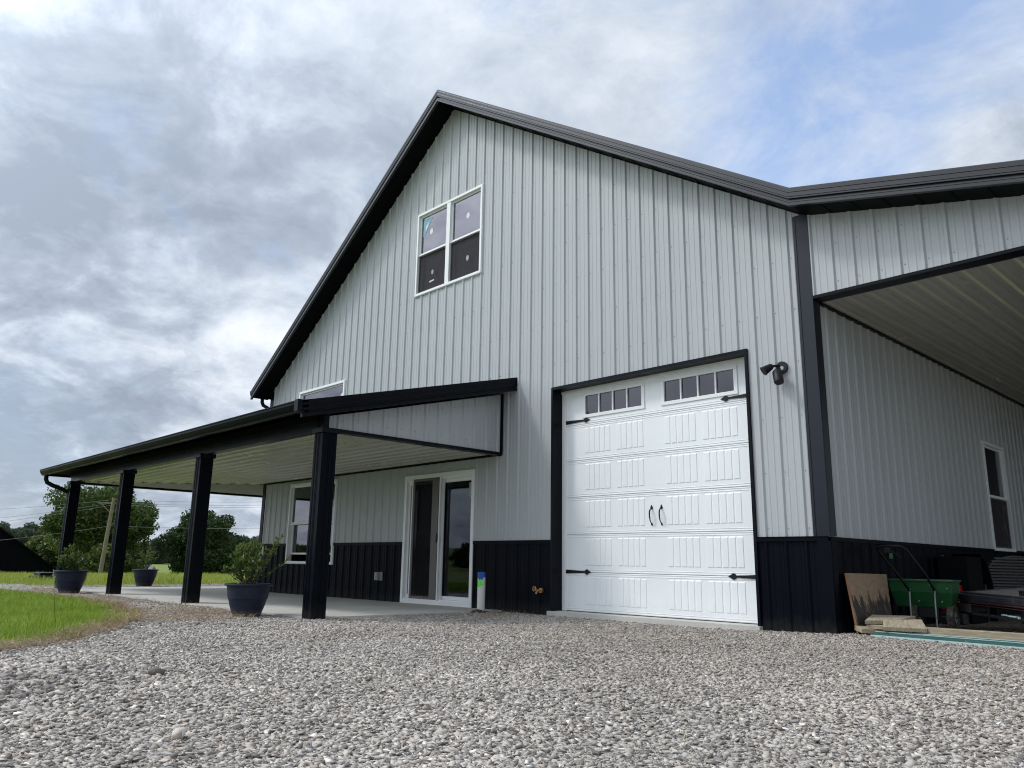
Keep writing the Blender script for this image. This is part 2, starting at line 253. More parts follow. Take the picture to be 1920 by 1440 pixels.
def pipe_paint():
    """white plastic pipe with a splash of lime marking paint low under the tape, on one side"""
    m, nt, out = new_mat('marked_pvc')
    tc = nt.nodes.new('ShaderNodeTexCoord'); b = nt.nodes.new('ShaderNodeBsdfPrincipled'); setin(b, Roughness=0.45)
    ds = nt.nodes.new('ShaderNodeVectorMath'); ds.operation = 'DISTANCE'; ds.inputs[1].default_value = (0.005, -0.056, 0.385); L(nt, tc.outputs['Object'], ds.inputs[0])
    n = nt.nodes.new('ShaderNodeTexNoise'); setin(n, Scale=45.0, Detail=5.0); L(nt, tc.outputs['Object'], n.inputs['Vector'])
    mr = nt.nodes.new('ShaderNodeMapRange'); setin(mr, From_Min=0.3, From_Max=0.7, To_Min=-0.03, To_Max=0.03); L(nt, n.outputs['Fac'], mr.inputs['Value'])
    ad = nt.nodes.new('ShaderNodeMath'); ad.operation = 'ADD'; L(nt, ds.outputs['Value'], ad.inputs[0]); L(nt, mr.outputs[0], ad.inputs[1])
    k = nt.nodes.new('ShaderNodeMapRange'); setin(k, From_Min=0.050, From_Max=0.062, To_Min=1, To_Max=0); L(nt, ad.outputs[0], k.inputs['Value'])
    mx = nt.nodes.new('ShaderNodeMix'); mx.data_type = 'RGBA'; L(nt, k.outputs[0], mx.inputs['Factor']); mx.inputs[6].default_value = (0.66, 0.66, 0.62, 1); mx.inputs[7].default_value = (0.12, 0.80, 0.06, 1)
    L(nt, mx.outputs[2], b.inputs['Base Color']); L(nt, b.outputs[0], out.inputs['Surface']); return m
M['pipe'] = pipe_paint()

# ------------------------------------------------------------------ mesh helpers
class MB:
    def __init__(s): s.v = []; s.f = []; s.m = []
    def add(s, vs, fs, mi=0):
        o = len(s.v); s.v += [tuple(v) for v in vs]
        for f in fs: s.f.append(tuple(i+o for i in f)); s.m.append(mi)
    def box(s, a, b, mi=0, F=None):
        x0, y0, z0 = a; x1, y1, z1 = b
        P = [(x, y, z) for z in (z0, z1) for y in (y0, y1) for x in (x0, x1)]
        if F: P = [F(*p) for p in P]
        s.add(P, [(0, 2, 3, 1), (4, 5, 7, 6), (0, 1, 5, 4), (2, 6, 7, 3), (0, 4, 6, 2), (1, 3, 7, 5)], mi)
    def hexa(s, P, mi=0):
        """8 points: bottom loop then top loop"""
        s.add(P, [(3, 2, 1, 0), (4, 5, 6, 7), (0, 1, 5, 4), (1, 2, 6, 5), (2, 3, 7, 6), (3, 0, 4, 7)], mi)
    def tube(s, pts, r, n=10, mi=0, caps=True):
        pts = [Vector(p) for p in pts]; k = len(pts)
        rs = r if isinstance(r, (list, tuple)) else [r]*k
        d0 = (pts[1]-pts[0]).normalized(); up = Vector((0, 0, 1)) if abs(d0.z) < 0.9 else Vector((1, 0, 0))
        a = d0.cross(up).normalized(); rings = []
        for i in range(k):
            d = ((pts[min(i+1, k-1)]-pts[i]).normalized() + (pts[i]-pts[max(i-1, 0)]).normalized()).normalized()
            a = (a - d*a.dot(d)).normalized(); b = d.cross(a)
            rings.append([pts[i] + (a*math.cos(2*math.pi*j/n) + b*math.sin(2*math.pi*j/n))*rs[i] for j in range(n)])
        vs = [p for rg in rings for p in rg]; fs = []
        for i in range(k-1):
            for j in range(n):
                j2 = (j+1) % n; fs.append((i*n+j, i*n+j2, (i+1)*n+j2, (i+1)*n+j))
        if caps: fs.append(tuple(range(n-1, -1, -1))); fs.append(tuple((k-1)*n+j for j in range(n)))
        s.add(vs, fs, mi)
    def lathe(s, prof, n=32, mi=0, c=(0, 0, 0)):
        vs = []; fs = []
        for r, z in prof:
            for j in range(n):
                t = 2*math.pi*j/n; vs.append((c[0]+r*math.cos(t), c[1]+r*math.sin(t), c[2]+z))
        for i in range(len(prof)-1):
            for j in range(n):
                j2 = (j+1) % n; fs.append((i*n+j, i*n+j2, (i+1)*n+j2, (i+1)*n+j))
        s.add(vs, fs, mi)
    def build(s, name, mats, parent=None, smooth=False, loc=None, bevel=0.0):
        me = bpy.data.meshes.new(name)
        vs = s.v
        if loc is not None: vs = [(v[0]-loc[0], v[1]-loc[1], v[2]-loc[2]) for v in vs]
        me.from_pydata([tuple(v) for v in vs], [], s.f)
        for m in (mats if isinstance(mats, (list, tuple)) else [mats]): me.materials.append(m)
        me.polygons.foreach_set('material_index', s.m)
        if smooth: me.polygons.foreach_set('use_smooth', [True]*len(me.polygons))
        me.update()
        o = bpy.data.objects.new(name, me); C.objects.link(o)
        if loc is not None: o.location = loc
        if parent is not None: o.parent = parent; 
        if bevel:
            md = o.modifiers.new('bevel', 'BEVEL'); md.width = bevel; md.segments = 2; md.limit_method = 'ANGLE'; md.angle_limit = R(40)
        if smooth:
            try: me.set_sharp_from_angle(angle=R(40))
            except Exception: pass
        return o
def tag(o, label=None, cat=None, group=None, kind=None):
    if label: o['label'] = label
    if cat: o['category'] = cat
    if group: o['group'] = group
    if kind: o['kind'] = kind
    return o
def empty(name, loc, rz=0.0):
    o = bpy.data.objects.new(name, None); C.objects.link(o); o.location = loc; o.rotation_euler = (0, 0, rz); o.empty_display_size = 0.2
    return o
def bulk(name, V, F, mat, attrs=None, parent=None, smooth=False):
    """fast numpy mesh: V (n,3), F (m,k) faces of one size, attrs = {name: per-face values}"""
    me = bpy.data.meshes.new(name); n, m, k = len(V), len(F), F.shape[1]
    me.vertices.add(n); me.vertices.foreach_set('co', np.ascontiguousarray(V, dtype=np.float32).ravel())
    me.loops.add(m*k); me.loops.foreach_set('vertex_index', np.ascontiguousarray(F, dtype=np.int32).ravel())
    me.polygons.add(m); me.polygons.foreach_set('loop_start', np.arange(0, m*k, k, dtype=np.int32))
    try: me.polygons.foreach_set('loop_total', np.full(m, k, dtype=np.int32))
    except Exception: pass
    me.materials.append(mat); me.update(calc_edges=True)
    for a, vals in (attrs or {}).items():
        at = me.attributes.new(a, 'FLOAT', 'FACE'); at.data.foreach_set('value', np.ascontiguousarray(vals, dtype=np.float32))
    if smooth: me.polygons.foreach_set('use_smooth', np.ones(m, dtype=bool))
    o = bpy.data.objects.new(name, me); C.objects.link(o)
    if parent is not None: o.parent = parent
    return o

# ------------------------------------------------------------------ ground heights
def sstep(x, a, b):
    t = np.clip((x-a)/(b-a), 0, 1); return t*t*(3-2*t)
def inpoly(x, y, poly):
    x = np.asarray(x, float); y = np.asarray(y, float); r = np.zeros(x.shape, bool)
    n = len(poly); j = n-1
    for i in range(n):
        xi, yi = poly[i]; xj, yj = poly[j]
        c = ((yi > y) != (yj > y)) & (x < (xj-xi)*(y-yi)/((yj-yi)+1e-12)+xi)
        r ^= c; j = i
    return r
def wob(x, y, s, ph=0.0):
    return (np.sin(x*s*1.3+1.7+ph)*np.cos(y*s*1.1-0.6+ph*2) + 0.5*np.sin(x*s*2.9-y*s*2.3+ph) + 0.3*np.cos(x*s*5.3+y*s*4.7+2*ph))/1.8
LAWN = [(-3.5, -6.75), (-3.95, -6.10), (-4.6, -5.65), (-5.6, -5.05), (-6.45, -4.75), (-7.4, -4.45), (-9.2, -4.15), (-11.4, -4.05), (-14.0, -4.35), (-17.0, -4.9), (-24, -5.0), (-60, -5.5), (-60, -40), (-2, -40), (-1.8, -12), (-2.3, -8.5)]
def gz(x, y):
    x = np.asarray(x, float); y = np.asarray(y, float)
    z = -0.062 + 0.045*sstep(x, -1.6, 0.6)*sstep(y, -3.0, 0.0)
    z = z - 0.045*sstep(-y, 2.5, 7.0)*sstep(x, -6, -1)
    z = z + 0.010*wob(x, y, 1.1)*sstep(-y, 0.1, 1.5) + 0.006*wob(x, y, 3.7, 2.0)*sstep(-y, 0.2, 1.0)
    # small heap of coarser stone at the far left of the foreground
    z = z + 0.07*np.exp(-(((x+1.75)/0.55)**2 + ((y+7.0)/0.5)**2))
    r = np.hypot(x+2.0, y+2.0)
    z = z - 0.032*np.clip(r-26, 0, 60) + 0.9*sstep(r, 70, 140)
    # wooded ridge behind the camera (reflected in the glass)
    z = z + 5*sstep(r, 90, 260)*sstep(-y*0.9-x*0.2, 40, 170)
    z = z + 3.0*sstep(r, 150, 380)
    return z
def gzs(x, y): return float(gz(np.array([x]), np.array([y]))[0])

def make_ground():
    xs = np.concatenate([-np.geomspace(900, 31, 42), np.arange(-30, 8.01, 0.16), np.geomspace(9, 900, 36)])
    ys = np.concatenate([-np.geomspace(900, 15, 40), np.arange(-14, 4.01, 0.16), np.geomspace(4.6, 900, 50)])
    X, Y = np.meshgrid(xs, ys); Z = gz(X, Y)
    inside = (X > -15.3) & (X < -0.1) & (Y > 0.3) & (Y < 15.5)
    Z = np.where(inside, -0.35, Z)
    V = np.stack([X.ravel(), Y.ravel(), Z.ravel()], 1); nx, ny = len(xs), len(ys)
    i, j = np.meshgrid(np.arange(nx-1), np.arange(ny-1)); a = (j*nx+i).ravel()
    F = np.stack([a, a+1, a+nx+1, a+nx], 1)
    o = bulk('ground', V, F, M['ground'], smooth=True)
    cx = X.ravel(); cy = Y.ravel(); w = 0.18*wob(cx, cy, 2.1)
    lawn = (inpoly(cx+w, cy+w, LAWN)).astype(float)
    far = (cx < -17.6+0.5*wob(cx, cy, 0.7)) | (cy > 16) | (cy < -24) | (cx > 30)
    near_grav = (cx < -17.3) & (cx > -18.8) & (cy > -5.2) & (cy < -2.9)
    lawn = np.maximum(lawn, (far & ~near_grav).astype(float))
    dirt = np.zeros_like(cx)
    dirt = np.maximum(dirt, (cy > 0.1)*(cx > -0.2)*(cx < 12)*0.9)
    dirt = np.maximum(dirt, sstep(cy, -0.75, -0.2)*(cx > -5.3)*(cx < -3.9)*0.7)
    dirt = np.maximum(dirt, sstep(cy+0.1*wob(cx, cy, 4), -3.95, -3.3)*(cx < -5.6)*(cy < -2.9)*0.4)
    dirt = np.maximum(dirt, (inpoly(cx-0.22, cy-0.26, LAWN) & ~inpoly(cx, cy, LAWN))*0.9)
    dirt = np.maximum(dirt, ((cx < -16)*(cx > -17.8)*(cy > -2.9)*0.6))
    for nm, vals in (('lawn', lawn), ('dirt', dirt)):
        at = o.data.attributes.new(nm, 'FLOAT', 'POINT'); at.data.foreach_set('value', vals.astype(np.float32))
    tag(o, kind='structure')
make_ground()

# ------------------------------------------------------------------ gravel (crushed stone)
CAM = np.array([3.7079, -8.0355, 0.6096])
FW = np.array([-0.7247, 0.6890])
def in_view(x, y, marg=0.72):
    dx, dy = x-CAM[0], y-CAM[1]; d = dx*FW[0]+dy*FW[1]; s = dx*FW[1]-dy*FW[0]
    return d, (np.abs(s) < d*marg+0.8) & (d > 2.2)
def stones(name, P, rad, tone, flat=0.55, seed=1, lod=1):
    g = np.random.default_rng(seed)
    if lod:
        ph = (1+5**.5)/2
        bv = np.array([(-1, ph, 0), (1, ph, 0), (-1, -ph, 0), (1, -ph, 0), (0, -1, ph), (0, 1, ph), (0, -1, -ph), (0, 1, -ph), (ph, 0, -1), (ph, 0, 1), (-ph, 0, -1), (-ph, 0, 1)])/1.902
        bf = np.array([(0, 11, 5), (0, 5, 1), (0, 1, 7), (0, 7, 10), (0, 10, 11), (1, 5, 9), (5, 11, 4), (11, 10, 2), (10, 7, 6), (7, 1, 8), (3, 9, 4), (3, 4, 2), (3, 2, 6), (3, 6, 8), (3, 8, 9), (4, 9, 5), (2, 4, 11), (6, 2, 10), (8, 6, 7), (9, 8, 1)])
    else:
        bv = np.array([(1, 0, 0), (-1, 0, 0), (0, 1, 0), (0, -1, 0), (0.3, 0.2, 1), (-0.2, -0.1, -1)], float)
        bf = np.array([(0, 2, 4), (2, 1, 4), (1, 3, 4), (3, 0, 4), (2, 0, 5), (1, 2, 5), (3, 1, 5), (0, 3, 5)])
    if lod == 2:   # split block: six-sided chip with skewed corners
        bv = np.array([(x, y, z) for z in (-1, 1) for y in (-1, 1) for x in (-1, 1)])*np.array([0.80, 0.80, 0.80])
        bf = np.array([(0, 2, 3), (0, 3, 1), (4, 5, 7), (4, 7, 6), (0, 1, 5), (0, 5, 4), (2, 6, 7), (2, 7, 3), (0, 4, 6), (0, 6, 2), (1, 3, 7), (1, 7, 5)])
    n, k = len(P), len(bv)
    if lod == 2: v = bv[None]*(1+g.uniform(-0.50, 0.28, (n, k, 1)))+g.uniform(-0.24, 0.24, (n, k, 3))*np.array([1, 1, 0.8])
    else: v = bv[None]*(1+g.uniform(-0.45, 0.28, (n, k, 1)))+g.uniform(-0.20, 0.20, (n, k, 3))
    sc = np.stack([g.uniform(0.85, 1.65, n), g.uniform(0.55, 1.05, n), flat*g.uniform(0.55, 1.35, n)], 1)*rad[:, None]
    v = v*sc[:, None, :]
    yaw = g.uniform(0, 6.283, n); tx = g.normal(0, 0.27, n); ty = g.normal(0, 0.27, n)
    def rot(v, a, i, j):
        c, s = np.cos(a)[:, None], np.sin(a)[:, None]; p, q = v[:, :, i].copy(), v[:, :, j].copy()
        v[:, :, i] = c*p-s*q; v[:, :, j] = s*p+c*q
    rot(v, tx, 1, 2); rot(v, ty, 0, 2); rot(v, yaw, 0, 1)
    v = v + P[:, None, :]
    F = (bf[None]+(np.arange(n)*k)[:, None, None]).reshape(-1, 3)
    t = np.clip(np.repeat(tone, len(bf))*(1+g.normal(0, 0.10, n*len(bf))), 0, 1)
    return v.reshape(-1, 3), F, t
def gravel():
    parts = []
    def scatter(n, d0, d1, rmin, rmax, lod, seed, half=None):
        g = np.random.default_rng(seed)
        d = np.sqrt(g.uniform(d0**2, d1**2, n)); s = g.uniform(-0.90, 0.90, n)*d + g.uniform(-0.5, 0.5, n)
        x = CAM[0]+d*FW[0]+s*FW[1]; y = CAM[1]+d*FW[1]-s*FW[0]
        ok = ~inpoly(x+0.12*wob(x, y, 3), y+0.12*wob(x, y, 3), LAWN)
        ok &= ~((y > -3.10) & (x < -4.86) & (x > -15.6))
        ok &= ~((y > -0.055) & (x < 0.02)) | ((x < -15.6))
        ok &= ~((y > -0.09) & (x > -3.92) & (x < -0.78))
        ok &= ~((y > 0.12) & (x > 0)) | (g.uniform(0, 1, n) < 0.10)
        ok &= y < 3.0
        ok &= x > -18.8
        x, y, d = x[ok], y[ok], d[ok]
        u = g.uniform(0, 1, len(x)); r = rmin+(rmax-rmin)*u**2.6
        # coarser stone in the heap and near the left foreground
        big = np.exp(-(((x+1.6)/1.1)**2+((y+6.9)/0.9)**2)); r = r*(1+0.55*big)
        z = gz(x, y)+r*g.uniform(-0.35, 0.45, len(x))
        tone = np.clip(g.beta(1.9, 2.0, len(x)), 0, 1)
        pale = g.uniform(0, 1, len(x)); tone = np.where(pale < 0.025, g.uniform(0.96, 1.0, len(x)), tone*0.93)
        dm = (sstep(y, -4.1, -3.4)*(x < -4.9) + sstep(y, -0.9, -0.3)*(x > -5.6)*(x < -3.95))
        tone = np.where((g.uniform(0, 1, len(x)) < 0.5*dm), g.uniform(0.93, 0.955, len(x)), tone)
        keep = g.uniform(0, 1, len(x)) > 0.35*dm+0.80*inpoly(x-0.16, y-0.2, LAWN)
        x, y, z, r, tone = x[keep], y[keep], z[keep], r[keep], tone[keep]
        parts.append(stones('', np.stack([x, y, z], 1), r, tone, 0.34, seed+100, lod))
    scatter(205000, 2.1, 5.7, 0.0040, 0.0175, 2, 11)
    scatter(185000, 5.4, 8.8, 0.0050, 0.0160, 2, 12)
    scatter(118000, 8.4, 13.0, 0.0065, 0.016, 2, 3)
    scatter(26000, 12.8, 24.0, 0.014, 0.032, 0, 4)
    V = []; F = []; T = []; o = 0
    for v, f, t in parts:
        V.append(v); F.append(f+o); T.append(t); o += len(v)
    ob = bulk('gravel', np.concatenate(V), np.concatenate(F), M['stone'], {'tone': np.concatenate(T)})
    tag(ob, 'grey crushed stone gravel spread over the yard', kind='stuff')
gravel()
# a few single big stones that stand out
def rock(x, y, r, tone, label, seed, squash=0.6):
    v, f, t = stones('', np.array([[0.0, 0.0, r*0.35]]), np.array([r]), np.array([tone]), squash, seed, 1)
    o = bulk('rock', v, f, M['stone'], {'tone': t}); o.location = (x, y, gzs(x, y))
    return tag(o, label, 'rock')
rock(0.28, -6.62, 0.043, 0.952, 'rounded tan rock lying in the gravel at the bottom left corner', 26, 0.85)
rock(-4.62, -0.92, 0.05, 1.0, 'pale white rock on the gravel in front of the patio edge', 9)
rock(-1.55, -6.05, 0.055, 0.10, 'dark grey rock on the gravel in front of the lawn tip', 12)

# ------------------------------------------------------------------ grass
def blades(name, x, y, h, w, mat, seed, lean=0.5, lie=False, zoff=0.0):
    g = np.random.default_rng(seed); n = len(x); z = gz(x, y)+zoff
    a = g.uniform(0, 6.283, n); dx, dy = np.cos(a), np.sin(a); b = g.uniform(0, 6.283, n)
    if lie:
        ln = h; e = np.stack([np.cos(b), np.sin(b), g.uniform(-0.02, 0.30, n)], 1)*ln[:, None]
        p0 = np.stack([x, y, z+0.004+g.uniform(0, 0.02, n)], 1); p1 = p0+e*0.5+np.stack([np.zeros(n), np.zeros(n), 0.012*np.ones(n)], 1); p2 = p0+e
        s = np.stack([-np.sin(b), np.cos(b), np.zeros(n)], 1)*w[:, None]
    else:
        L1 = g.uniform(0.05, lean, n)
        p0 = np.stack([x, y, z-0.01], 1)
        p1 = p0+np.stack([np.cos(b)*L1*h*0.35, np.sin(b)*L1*h*0.35, h*0.62], 1)
        p2 = p0+np.stack([np.cos(b)*L1*h*1.15, np.sin(b)*L1*h*1.15, h*(1-0.35*L1)], 1)
        s = np.stack([dx, dy, np.zeros(n)], 1)*w[:, None]
    V = np.stack([p0-s, p0+s, p1+s*0.75, p1-s*0.75, p2+s*0.12, p2-s*0.12], 1).reshape(-1, 3)
    k = np.arange(n)*6
    F = np.concatenate([np.stack([k, k+1, k+2, k+3], 1), np.stack([k+3, k+2, k+4, k+5], 1)])
    t = np.clip(g.beta(2, 2, n)*0.75+0.25*(wob(x, y, 2.3)*0.5+0.5), 0, 1); T = np.concatenate([t, t])
    return V, F, T
def merge(parts):
    V = []; F = []; T = []; o = 0
    for v, f, t in parts: V.append(v); F.append(f+o); T.append(t); o += len(v)
    return np.concatenate(V), np.concatenate(F), np.concatenate(T)
def make_grass():
    g = np.random.default_rng(31)
    n = 330000; x = g.uniform(-30, -3, n); y = g.uniform(-8.2, -3.8, n)
    d, ok = in_view(x, y, 1.0)
    e = 0.16*wob(x, y, 2.6)+0.08*g.normal(0, 1, n)
    ok &= inpoly(x+e, y+e, LAWN)
    ok &= g.uniform(0, 1, n) < np.clip(90/(d*d), 0.1, 1)
    x, y, d = x[ok], y[ok], d[ok]
    edge = ~inpoly(x+0.22, y-0.22, LAWN) | ~inpoly(x+0.1, y+0.3, LAWN)
    h = g.uniform(0.05, 0.135, len(x))*(1+0.35*wob(x, y, 3.7)); h = np.where(edge, h*0.75, h)
    w = g.uniform(0.0016, 0.0034, len(x))*np.clip(d/8, 1, 3)
    v = blades('', x, y, h, w, None, 3, 0.9)
    o = bulk('grass', *v[:2], M['grass'], {'tone': v[2]}); tag(o, 'bright green short lawn at the left edge of the gravel', kind='stuff')
    # rough grass beyond the porch
    n = 240000; x = g.uniform(-48, -17.4, n); y = g.uniform(-6, 26, n)
    d, ok = in_view(x, y, 0.70)
    ok &= (x < -17.7+0.35*wob(x, y, 1.3)) & ~((x > -18.8) & (y < -3.0) & (y > -5.2)) & ~inpoly(x, y, LAWN)
    ok &= g.uniform(0, 1, n) < np.clip(500/(d*d), 0.1, 1)
    x, y, d = x[ok], y[ok], d[ok]
    h = g.uniform(0.06, 0.20, len(x))*(1+0.4*wob(x, y, 0.8)); w = g.uniform(0.004, 0.008, len(x))*np.clip(d/22, 0.8, 2)
    v = blades('', x, y, h, w, None, 5, 0.7)
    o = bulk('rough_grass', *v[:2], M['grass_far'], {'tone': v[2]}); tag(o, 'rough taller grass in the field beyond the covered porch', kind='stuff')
    # straw along the lawn edge, the slab edge and under the tape-topped pipe
    ps = []
    n = 130000; x = g.uniform(-16, -2.5, n); y = g.uniform(-7.3, -3.0, n)
    e1 = inpoly(x-0.20-0.12*wob(x, y, 2.2), y-0.24-0.12*wob(x, y, 4), LAWN) & ~inpoly(x+0.06, y+0.07, LAWN)
    e2 = (y > -4.0+0.25*wob(x, y, 1.9)) & (y < -3.12) & (x < -5.9) & (g.uniform(0, 1, n) < 0.13*np.clip(1+1.5*wob(x, y, 1.4), 0, 3))
    near = (x+5.9)**2+(y+4.3)**2 < 0.9
    ok = (e1 & (g.uniform(0, 1, n) < 0.9)) | e2 | (near & (g.uniform(0, 1, n) < 0.35) & ~inpoly(x, y, LAWN))
    x, y = x[ok], y[ok]
    ps.append(blades('', x, y, g.uniform(0.05, 0.20, len(x)), g.uniform(0.0010, 0.0028, len(x)), None, 8, lie=True, zoff=0.004))
    n = 1500; x = g.uniform(-5.6, -3.95, n); y = g.uniform(-1.1, -0.12, n)
    ok = (g.uniform(0, 1, n) < 0.6*(0.6+wob(x, y, 3))) & ~((x < -4.86) & (y > -3.1)); x, y = x[ok], y[ok]
    ps.append(blades('', x, y, g.uniform(0.03, 0.12, len(x)), g.uniform(0.001, 0.002, len(x)), None, 9, lie=True, zoff=0.01))
    n = 70; x = g.uniform(-4, 3, n); y = g.uniform(-7, -1, n)
    ps.append(blades('', x, y, g.uniform(0.06, 0.2, n), g.uniform(0.0012, 0.002, n), None, 10, lie=True, zoff=0.022))
    v = merge(ps); o = bulk('straw', *v[:2], M['strawm'], {'tone': v[2]}); tag(o, 'brown dry straw strewn along the lawn and patio edges', kind='stuff')
make_grass()
# two bleached stalks and a weed at the lawn's edge
def stalk(x, y, h, dx, dy, mat, label, r=0.004):
    z = gzs(x, y); mb = MB(); mb.tube([(0, 0, -0.02), (dx*0.4, dy*0.4, h*0.5), (dx, dy, h)], [r, r*0.9, r*0.5], 6)
    o = mb.build('stalk', mat); o.location = (x, y, z); return tag(o, label, 'stalk')
stalk(-3.93, -5.94, 0.19, -0.01, -0.02, M['strawm'] if False else M['straw'], 'bleached upright straw stalk standing in front of the lawn')
stalk(-6.2, -4.62, 0.16, 0.0, 0.01, M['straw'], 'thin pale stalk standing at the right tip of the lawn', 0.003)
def weed(x, y):
    root = empty('weed', (x, y, gzs(x, y)))
    mb = MB(); mb.tube([(0, 0, -0.02), (-0.05, -0.03, 0.25), (-0.10, -0.06, 0.50)], [0.003, 0.0025, 0.0015], 6); mb.build('stem', M['stem'], root)
    mb = MB()
    mb.tube([(-0.06, -0.036, 0.30), (-0.10, -0.06, 0.50), (-0.11, -0.066, 0.56)], [0.003, 0.004, 0.002], 5)
    for i in range(26):
        t = random.uniform(0.6, 1.0); p = Vector((-0.10*t, -0.06*t, 0.50*t)); d = Vector((random.uniform(-1, 1), random.uniform(-1, 1), random.uniform(-0.2, 0.8))).normalized()*random.uniform(0.02, 0.05)
        s = d.cross(Vector((0, 0, 1))).normalized()*0.006; mb.add([p, p+d*0.5+s, p+d, p+d*0.5-s], [(0, 1, 2, 3)])
    mb.build('flower_head', M['whitehose'], root); tag(root, 'tall thin weed with a feathery head rising from the lawn', 'weed')
weed(-4.9, -5.75)

# ------------------------------------------------------------------ house
H = empty('barn_house', (-6.25, 0, 0)); tag(H, 'grey steel sided barn house with black wainscot, roof trim, porch and white garage door', 'house')
bpy.context.view_layer.update()
_inv = Matrix.Translation((6.25, 0, 0))
def hp(mb, name, mats, parent=None, **kw):
    """build a mesh given in world coordinates as a part of the house"""
    o = mb.build(name, mats, parent if parent is not None else H, **kw)
    if parent is None: o.matrix_parent_inverse = _inv
    return o
RIB = 0.2286
def offs(u, phase, h=0.019, hm=0.0035):
    t = (u-phase) % RIB
    if t > RIB-0.04: t -= RIB
    pts = [(-0.04, 0), (-0.031, 0), (-0.013, h), (0.013, h), (0.031, 0), (0.062, 0), (0.070, hm), (0.080, hm), (0.088, 0), (0.140, 0), (0.148, hm), (0.158, hm), (0.166, 0), (RIB-0.031, 0), (RIB, 0)]
    for (a, fa), (b, fb) in zip(pts, pts[1:]):
        if a <= t <= b: return fa+(fb-fa)*(t-a)/(b-a)
    return 0.0
def ribbed(mb, org, U, V, Nn, u0, u1, phase, vlo, vhi, holes=(), mi=0, extra=(), h=0.019, hm=0.0035):
    org, U, V, Nn = map(Vector, (org, U, V, Nn))
    br = {u0, u1}; k = math.floor((u0-phase)/RIB)-1
    base = [-0.031, -0.013, 0.013, 0.031, 0.062, 0.070, 0.080, 0.088, 0.140, 0.148, 0.158, 0.166]
    while phase+k*RIB < u1+RIB:
        for b in base:
            u = phase+k*RIB+b
            if u0 < u < u1: br.add(u)
        k += 1
    for hh in holes:
        for u in hh[:2]:
            if u0 < u < u1: br.add(u)
    for u in extra:
        if u0 < u < u1: br.add(u)
    br = sorted(br); flip = U.cross(V).dot(Nn) < 0
    lo = vlo if callable(vlo) else (lambda u: vlo); hi = vhi if callable(vhi) else (lambda u: vhi)
    for a, b in zip(br, br[1:]):
        if b-a < 1e-6: continue
        mid = (a+b)/2; cuts = sorted([(x[2], x[3]) for x in holes if x[0] <= mid <= x[1]])
        segs = []; cl = (lo(a+1e-7), lo(b-1e-7))
        for c0, c1 in cuts:
            if c0 > max(cl): segs.append((cl, (c0, c0)))
            cl = (c1, c1)
        segs.append((cl, (hi(a+1e-7), hi(b-1e-7))))
        na, nb = offs(a, phase, h, hm), offs(b, phase, h, hm)
        for (la, lb), (ha, hb) in segs:
            if ha-la < 1e-4 and hb-lb < 1e-4: continue
            P = [org+U*a+V*la+Nn*na, org+U*b+V*lb+Nn*nb, org+U*b+V*max(hb, lb)+Nn*nb, org+U*a+V*max(ha, la)+Nn*na]
            mb.add(P, [(3, 2, 1, 0) if flip else (0, 1, 2, 3)], mi)
# frames: (u along the wall, v up, n outward)
def FF(u, v, n): return (u, -n, v)          # front wall
def FR(u, v, n): return (n, u, v)           # right wall, u = Y
def FL(u, v, n): return (XL-n, u, v)        # left wall, u = Y
XL = -12.5; XP = -6.37; ZP = 8.60; DEP = 16.0
SR, SL = 0.650, 0.712
def zs(x):
    if x <= XP: return ZP-SL*(XP-x)
    if x <= 0: return ZP-SR*(x-XP)
    return ZP-SR*(-XP)-0.228*x
PH = -3.905
GD = (-3.90, -0.80, -0.2, 3.07)
UW = (-7.285, -5.495, 5.24, 6.82); SW = (-11.21, -9.45, 2.60, 4.06)
SD = (-7.31, -5.52, -0.2, 2.027); LW = (-11.285, -9.505, 0.545, 2.127)
inset = lambda w, d=0.03: (w[0]+d, w[1]-d, w[2]+d, w[3]-d)
WZ = 0.92
def clip_hole(h, lo=None, hi=None):
    a = h[2] if lo is None else max(h[2], lo); b = h[3] if hi is None else min(h[3], hi)
    return (h[0], h[1], a, b)
def screws(mb, F, u0, u1, rows, phase, top, holes, mi, side=0.045):
    k = math.ceil((u0-phase)/RIB)
    while phase+k*RIB+side < u1:
        u = phase+k*RIB+side; k += 1
        if u < u0: continue
        for v in rows:
            if v > top(u)-0.12: continue
            if any(h[0]-0.05 < u < h[1]+0.05 and h[2]-0.05 < v < h[3]+0.05 for h in holes): continue
            s = 0.0042; mb.box((u-s, v-s, 0.0), (u+s, v+s, 0.006), mi, F=lambda a, b, c: F(a, b, c))
front_holes = [inset(GD, 0.02), inset(UW), inset(SW), inset(SD), inset(LW)]
mb = MB()
ribbed(mb, (0, 0, 0), (1, 0, 0), (0, 0, 1), (0, -1, 0), XL, 0, PH, WZ, zs, [clip_hole(h, lo=WZ) for h in front_holes], extra=(XP,))
rows = [1.02, 1.62, 2.22, 2.82, 3.42, 4.02, 4.62, 5.22, 5.82, 6.42, 7.02, 7.62, 8.2]
screws(mb, FF, XL, -0.15, rows, PH, zs, front_holes, 1)
hp(mb, 'gable_wall', [M['grey'], M['screw']])
mb = MB()
ribbed(mb, (0, 0, 0), (1, 0, 0), (0, 0, 1), (0, -1, 0), XL, 0, PH, -0.2, WZ, [clip_hole(h, hi=WZ) for h in (inset(GD, 0.02), inset(SD), inset(LW))])
# ledge trim over the wainscot, butted at the openings
for a, b in ((XL, LW[0]), (LW[1], SD[0]), (SD[1], GD[0]), (GD[1], 0.002)):
    mb.box((a, WZ-0.035, 0.001), (b, WZ+0.008, 0.027), 0, F=FF); mb.box((a, WZ+0.008, 0.004), (b, WZ+0.014, 0.034), 0, F=FF)
hp(mb, 'front_wainscot', M['black'])
